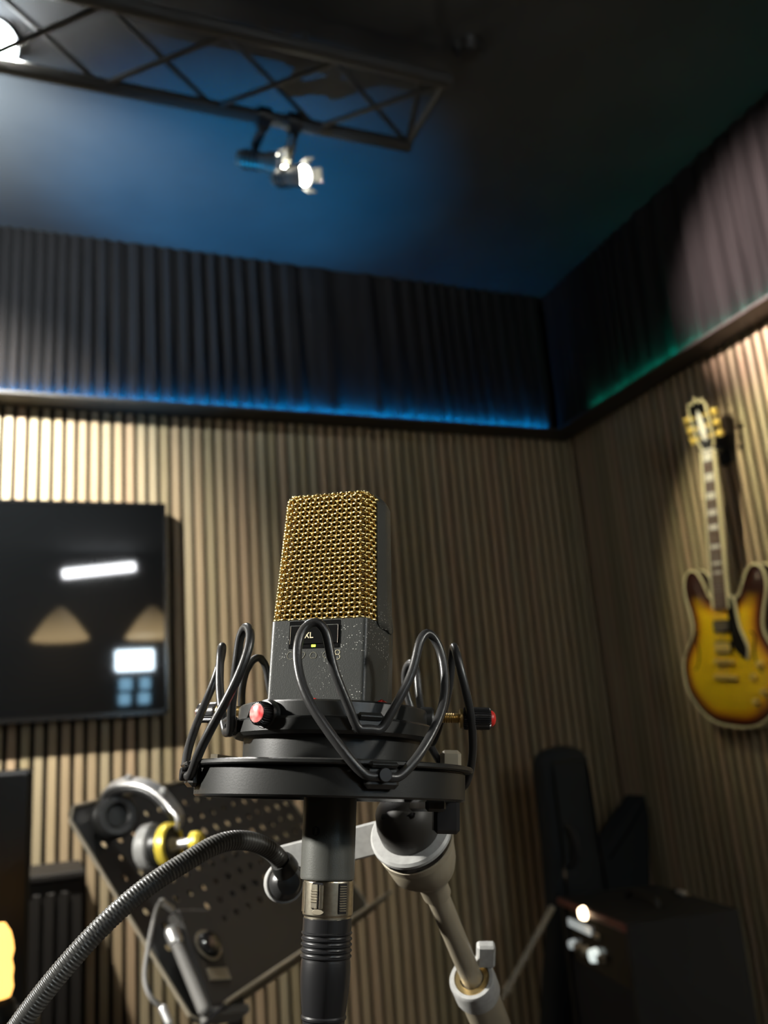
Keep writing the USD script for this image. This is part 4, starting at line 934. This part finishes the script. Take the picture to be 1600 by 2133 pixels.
for px in (658, 797):
    q = m_plane(px, 1452, -21.0)
    sm.mm('jaw_pad', hull_spheres([(q[0] - 2.0, -21.8, 39.8), (q[0] + 2.0, -21.8 + (0 if px < 700 else 4), 39.8), (q[0] - .6, -21.6, 41.0)], [1.1, 1.0, 0.8]), REDM, label='small red jaw pad')
# rubber bands: one closed loop per quarter, two tall ears each
AZ0 = 21.0
rows_ = [(57.6, 5.8, 11.9), (57.9, 12.0, 17.2), (57.6, 20.0, 26.8), (56.4, 28.0, 38.4), (54.2, 32.6, 50.2), (52.0, 33.2, 59.4), (50.4, 30.6, 64.6), (49.6, 27.0, 66.0), (49.2, 23.6, 63.6), (48.8, 21.6, 59.0), (48.0, 19.2, 50.6), (46.4, 14.6, 41.6), (44.6, 9.6, 33.6), (43.4, 5.4, 28.8)]
for k in range(4):
    A0 = AZ0 + 90 * k
    left = [pol(R, A0 - a_, z) for R, a_, z in rows_]; right = [pol(R, A0 + a_, z) for R, a_, z in rows_[::-1]]
    mid_up = [pol(43.4, A0 - 2, 28.6), pol(43.4, A0 + 2, 28.6)]; mid_lo = [pol(57.8, A0 + 2.5, 11.6), pol(57.8, A0 - 2.5, 11.6)]
    lp = np.array(left + mid_up + right + mid_lo)
    bd_ = sm.mm('elastic_band', tube(spline(lp, 200, True), 1.75, 14, True), RUB, smooth=True, label='black rubber band loop')
    t_ = pol(1.0, A0 + 90, 0.0); n_ = pol(1.0, A0, 0.0); t_[2] = n_[2] = 0
    def blk(R, z, w, th, h, r=0.8):
        return cbox([w, th, h], r, frame(n_ * R + np.array([0, 0, z]), t_, n_, [0, 0, 1.0]))
    sm.mm('upper_hook', blk(41.8, 30.6, 12.5, 3.4, 7.0, 1.2), BLK)
    sm.mm('upper_hook_cap', blk(43.9, 33.2, 10.5, 2.6, 2.8, 1.2), BLK)
    lh = sm.mm('lower_hook', blk(55.6, 11.6, 13.0, 4.4, 8.0, 1.5), BLK)
    sm.mm('lower_hook_cap', blk(58.0, 15.6, 11.0, 3.6, 2.2, 1.0), BLK)
    sm.mm('hook_button', lathe([(2.5, 0), (2.5, 2.2), (2.2, 2.6), (0, 2.6)], 28, axis_frame(n_ * 57.8 + np.array([0, 0, 12.2]), n_, (0, 0, 1))), BLKM, lh)
# bracket that joins the ring to the boom head
bk = m_plane(928, 1690, 26.0)
sm.mm('boom_bracket', cat(cbox([11, 14, 16], 1.5, trimesh.transformations.translation_matrix([bk[0], 27, 0.0]))), BLKM, label='bracket under the rear of the ring')
q = m_plane(938, 1562, 30.0)
sm.mm('rear_lug', cbox([9.0, 8, 10], 1.6, trimesh.transformations.translation_matrix([q[0], 31, 21.6])), GREYM, label='lug standing on the rear of the ring')
# underside arm from ring to bracket
sm.mm('ring_arm', cbox([9, 26, 5], 1.2, frame([bk[0] - 8, 26, 3.2], nrm([1, 0.25, 0]), nrm([-0.25, 1, 0]), [0, 0, 1.0])), BLK)

# ---- cable connector under the microphone
xc = MThing('microphone_cable', 'cable plug with silver collar and ribbed black boot below the microphone', 'cable', -76.0, 0.0, (0.9, 0))
xc.mm('collar', lathe([(9.0, -25.0), (9.55, -25.3), (9.7, -26.0), (9.7, -37.0), (9.5, -37.6), (9.1, -37.9), (9.1, -38.6)], 72), SIL, label='nickel silver collar')
def on_collar(az, R): t_ = math.radians(az); return np.array([R * math.sin(t_), -R * math.cos(t_), 0])
def cblk(az, R, z, w, th, h, r=0.2):
    t_ = math.radians(az); n_ = np.array([math.sin(t_), -math.cos(t_), 0]); tt = np.array([math.cos(t_), math.sin(t_), 0])
    return cbox([w, th, h], r, frame(n_ * R + np.array([0, 0, z]), tt, n_, [0, 0, 1.0]))
lat = xc.mm('latch_window', cblk(-22, 9.62, -30.3, 4.4, 0.6, 9.4, .2), BLKM)
xc.mm('latch', cblk(-29, 9.75, -30.4, 2.9, 0.9, 8.6, .25), SIL, lat)
for k in range(5): xc.mm('latch_rib', cblk(-29, 10.25, -28.6 - k * 0.95, 2.7, 0.5, 0.42, .12), SIL, lat)
xc.mm('latch_bar', cblk(-13, 9.85, -30.6, 1.5, 0.7, 8.4, .2), SIL, lat)
xc.mm('thumb_notch', lathe([(2.4, 0), (2.2, .25), (0, .3)], 24, axis_frame(on_collar(-20, 9.62) + [0, 0, -35.9], on_collar(-20, 1.0), (0, 0, 1)) @ np.diag([1, 0.4, 1, 1.0])), GREYM, lat)
gr = xc.mm('grip_panel', cblk(37, 9.62, -31.2, 3.8, 0.6, 10.6, .2), BLKM)
for k in range(11): xc.mm('grip_rib', cblk(37, 9.95, -26.9 - k * 0.85, 3.2, 0.6, 0.42, .12), SIL, gr)
xc.mm('grip_panel', cblk(-72, 9.62, -31.2, 3.8, 0.6, 10.6, .2), SIL)
pr = [(9.0, -38.4), (9.35, -38.8), (9.35, -42.6)]
for k in range(5):
    z = -43.2 - k * 2.0
    pr += [(9.35, z), (9.75, z - 0.35), (9.75, z - 0.75), (9.2, z - 1.2), (9.2, z - 1.7)]
pr += [(9.35, -53.6), (9.45, -57), (9.2, -62), (8.6, -68), (8.1, -71.3), (8.45, -71.9), (8.45, -72.6), (7.9, -73.2), (7.8, -75.0), (8.2, -75.6), (8.0, -76.5), (7.2, -80), (4.0, -92), (3.2, -96)]
xc.mm('boot', lathe(pr, 72), BLKM, smooth=30, label='glossy black ribbed boot')
cb_ = spline([(0, 0, -94), (2, 2, -120), (12, 10, -180), (30, 30, -280), (40, 60, -420), (30, 90, -600)], 60)
xc.mm('cord', tube(cb_, 3.1, 14), RUB)

# ================================================================== BOOM STAND BEHIND THE MOUNT
h0, h1 = P(843, 1700, 0.400), P(985, 2042, 0.470)
bdir = nrm(h1 - h0); Lh = np.linalg.norm(h1 - h0)
BT = axis_frame(h0, bdir)            # z runs down the boom
BS = Thing('boom_stand', 'grey telescopic boom stand with a lit clamp collar, behind the microphone', 'microphone stand', P(1075, 2250, 0.52))
mmv = lambda pr: [(r * 1e-3, z * 1e-3) for r, z in pr]
BS.part('head', lathe(mmv([(3, -10), (9, -8.5), (13, -4), (14.5, 3), (14.5, 9)]), 48, BT), DARKBOX, label='rounded dark clamp head')
BS.part('head_slot', cbox([0.016, 0.003, 0.0015], 0.0006, BT @ trimesh.transformations.translation_matrix([0.0, -0.006, -0.008])), BLKG)
BS.part('clamp_plate', lathe(mmv([(12.5, 9), (18.6, 9.4), (19.6, 10.6), (19.6, 12.2), (18.8, 13)]), 56, BT), WHT, label='pale clamp plate')
BS.part('gasket', lathe(mmv([(18, 13), (18.4, 13.6), (18.4, 16.4), (18, 17)]), 48, BT), BLKG)
BS.part('lock_ring', lathe(mmv([(17.5, 17), (18.6, 17.4), (18.3, 21), (17, 22)]), 48, BT), GREYM)
sock = [np.array([(r * math.cos(a) * (1.0 if f else 1), r * math.sin(a), z)]) for r, z, a, f in ()]
secs = []
for r, z, k in ((16.5, 22, 2.0), (16.8, 28, 2.4), (15.5, 36, 2.6), (11.5, 43, 2.6), (8.2, 47, 2.4), (7.3, 52, 2.2), (7.2, 60, 2.0)):
    secs.append(bag_section(2 * r * 1e-3, 2 * r * 1e-3 * 0.92, z * 1e-3, 40, k))
sk = loft(secs); sk.apply_transform(BT); BS.part('socket', sk, GREYM, smooth=40)
BS.part('inner_tube', lathe([(0.0058, 0.058), (0.0058, Lh + 0.015)], 28, BT), GREYM)
CT = axis_frame(h1 - bdir * 0.002, bdir)
BS.part('collar', ring([(0.0098, -0.001), (0.0118, -0.001), (0.0127, 0.0008), (0.0127, 0.013), (0.0118, 0.0145), (0.0075, 0.0145), (0.0075, 0.003)], 48, CT), WHT, label='pale clamp collar')
BS.part('brass_ring', ring([(0.0066, -0.0006), (0.0092, -0.0006), (0.0096, 0.0004), (0.0092, 0.003), (0.0066, 0.003)], 48, CT), BRASS, label='brass ring')
lv = P(1012, 1988, 0.470)
BS.part('clamp_tab', cbox([0.010, 0.014, 0.006], 0.0012, frame(lv, nrm(RC[:, 0]), nrm(-RC[:, 1] - 0.25 * RC[:, 2]), nrm(np.cross(RC[:, 0], -RC[:, 1] - 0.25 * RC[:, 2])))), WHT)
e_ = h1 + bdir * 0.42
BS.part('outer_tube', cyl(h1 + bdir * 0.010, e_, 0.0108, 32), GREYM)
BS.part('swivel', hull_spheres([e_, e_ + [0, 0, -0.05]], [0.022, 0.020]), BLK)
BS.part('post', cyl(e_ - [0, 0, 0.03], [e_[0], e_[1], 0.02], 0.0125, 24), BLKM)
BS.part('floor_plate', lathe([(0.15, 0), (0.15, 0.012), (0.14, 0.018), (0.03, 0.022)], 56, trimesh.transformations.translation_matrix([e_[0], e_[1], 0])), BLK)

# ================================================================== GOOSENECK AND ITS BAR
GN = Thing('gooseneck', 'black ribbed gooseneck arm curving up from the lower left behind the microphone', 'gooseneck', P(596, 1836, 0.42))
gpts = [P(*q) for q in ((598, 1812, .418), (578, 1785, .414), (552, 1764, .409), (520, 1752, .404), (482, 1751, .398), (440, 1764, .391), (395, 1790, .384), (340, 1824, .376), (280, 1868, .368), (222, 1920, .361), (165, 1980, .355), (105, 2050, .350), (45, 2128, .346), (-20, 2225, .343), (-90, 2350, .342))]
L_ = np.linalg.norm(np.diff(np.array(gpts), axis=0), axis=1).sum()
nrib = int(L_ / 0.0015); gc = spline(gpts, nrib * 8)
rad = 0.0043 + 0.00015 * np.cos(np.arange(len(gc)) * 2 * np.pi / 8)
GN.part('flexible_tube', tube(gc, rad, 20), GOOSE, smooth=40, label='ribbed metal tube')
jd = nrm(EYE - P(596, 1836, 0.42)) + 0.25 * RC[:, 0] - 0.25 * RC[:, 1] * 0
JT = axis_frame(P(594, 1838, 0.424), jd)
j1 = GN.part('joint', lathe(mmv([(8.6, -6), (9.6, -5), (9.8, -1), (9.4, 0.2), (8.6, 0.6)]), 48, JT), WHT, label='pale joint rim')
GN.part('joint_cap', lathe(mmv([(8.2, 0.4), (8.3, 2), (7.4, 5), (5.5, 7), (2, 7.6)]), 44, JT), RUB, j1)
GN.part('ferrule', tube([gc[0], gc[10], gc[24], gc[36]], [0.0062, 0.0062, 0.006, 0.0052], 20), BLK)
b0, b1 = P(585, 1796, 0.436), P(812, 1738, 0.430)
bx_ = nrm(b1 - b0); by_ = nrm(-RC[:, 1] * 1.0 + 0.22 * RC[:, 2]); by_ = nrm(by_ - bx_ * (by_ @ bx_)); bz_ = np.cross(bx_, by_)
GN.part('mounting_bar', cbox([np.linalg.norm(b1 - b0), 0.0155, 0.0035], 0.0008, frame((b0 + b1) / 2, bx_, by_, bz_)), WHT, label='pale flat mounting bar')

# ================================================================== READING LAMP LEFT OF THE VIEW
KEYP = MO + 1.5 * nrm(-0.93 * MA - 0.10 * MB + 0.31 * MU); KAIM = MO + np.array([0, 0, 0.03]); kd = nrm(KAIM - KEYP)
spot('reading_lamp_light', KEYP + kd * 0.02, kd, L_KEY, (1.0, 0.97, 0.90), 40, 0.6, 0.035)
t = Thing('reading_lamp', 'black floor-standing reading lamp left of the camera', 'lamp', [KEYP[0] - 0.12, KEYP[1], 0])
T = axis_frame(KEYP - kd * 0.10, kd)
t.part('shade', lathe([(0.02, 0), (0.035, 0.01), (0.06, 0.10), (0.057, 0.10), (0.033, 0.015), (0, 0.012)], 36, T), BLKM)
t.part('bulb', lathe([(0.010, 0.014), (0.024, 0.035), (0.026, 0.055), (0.015, 0.075), (0, 0.08)], 28, T), LENS)
t.part('pole', cyl([KEYP[0] - 0.15, KEYP[1], 0.02], [KEYP[0] - 0.15, KEYP[1], 1.80], 0.010, 16), BLKM)
t.part('arm', cyl([KEYP[0] - 0.15, KEYP[1], 1.80], KEYP - kd * 0.095, 0.007, 12), BLKM)
t.part('base', lathe([(0.13, 0), (0.13, 0.015), (0.02, 0.025)], 40, trimesh.transformations.translation_matrix([KEYP[0] - 0.15, KEYP[1], 0])), BLKM)

# ================================================================== ADDED FILL LAMP RIGHT OF THE CAMERA, BRIGHTENS THE MICROPHONE SIDE
FL = np.array([1.25, -0.75, 1.85]); fd2 = nrm(MO + np.array([0, 0, 0.02]) - FL)
spot('fill_lamp_light', FL + fd2 * 0.03, fd2, L_FILL, (1.0, 0.98, 0.90), 9, 0.8, 0.06)
t = Thing('fill_lamp', 'added black fill lamp behind the camera, brightening the side of the microphone', 'lamp', [FL[0], FL[1] - 0.14, 0])
T = axis_frame(FL - fd2 * 0.12, fd2)
t.part('shade', lathe([(0.025, 0), (0.045, 0.01), (0.085, 0.12), (0.081, 0.12), (0.042, 0.016), (0, 0.014)], 40, T), BLKM)
t.part('bulb', lathe([(0.012, 0.016), (0.030, 0.045), (0.032, 0.07), (0.018, 0.095), (0, 0.10)], 28, T), LENS)
t.part('pole', cyl([FL[0], FL[1] - 0.14, 0.02], [FL[0], FL[1] - 0.14, 1.86], 0.011, 16), BLKM)
t.part('arm', cyl([FL[0], FL[1] - 0.14, 1.86], FL - fd2 * 0.115, 0.007, 12), BLKM)
t.part('base', lathe([(0.14, 0), (0.14, 0.015), (0.02, 0.025)], 40, trimesh.transformations.translation_matrix([FL[0], FL[1] - 0.14, 0])), BLKM)
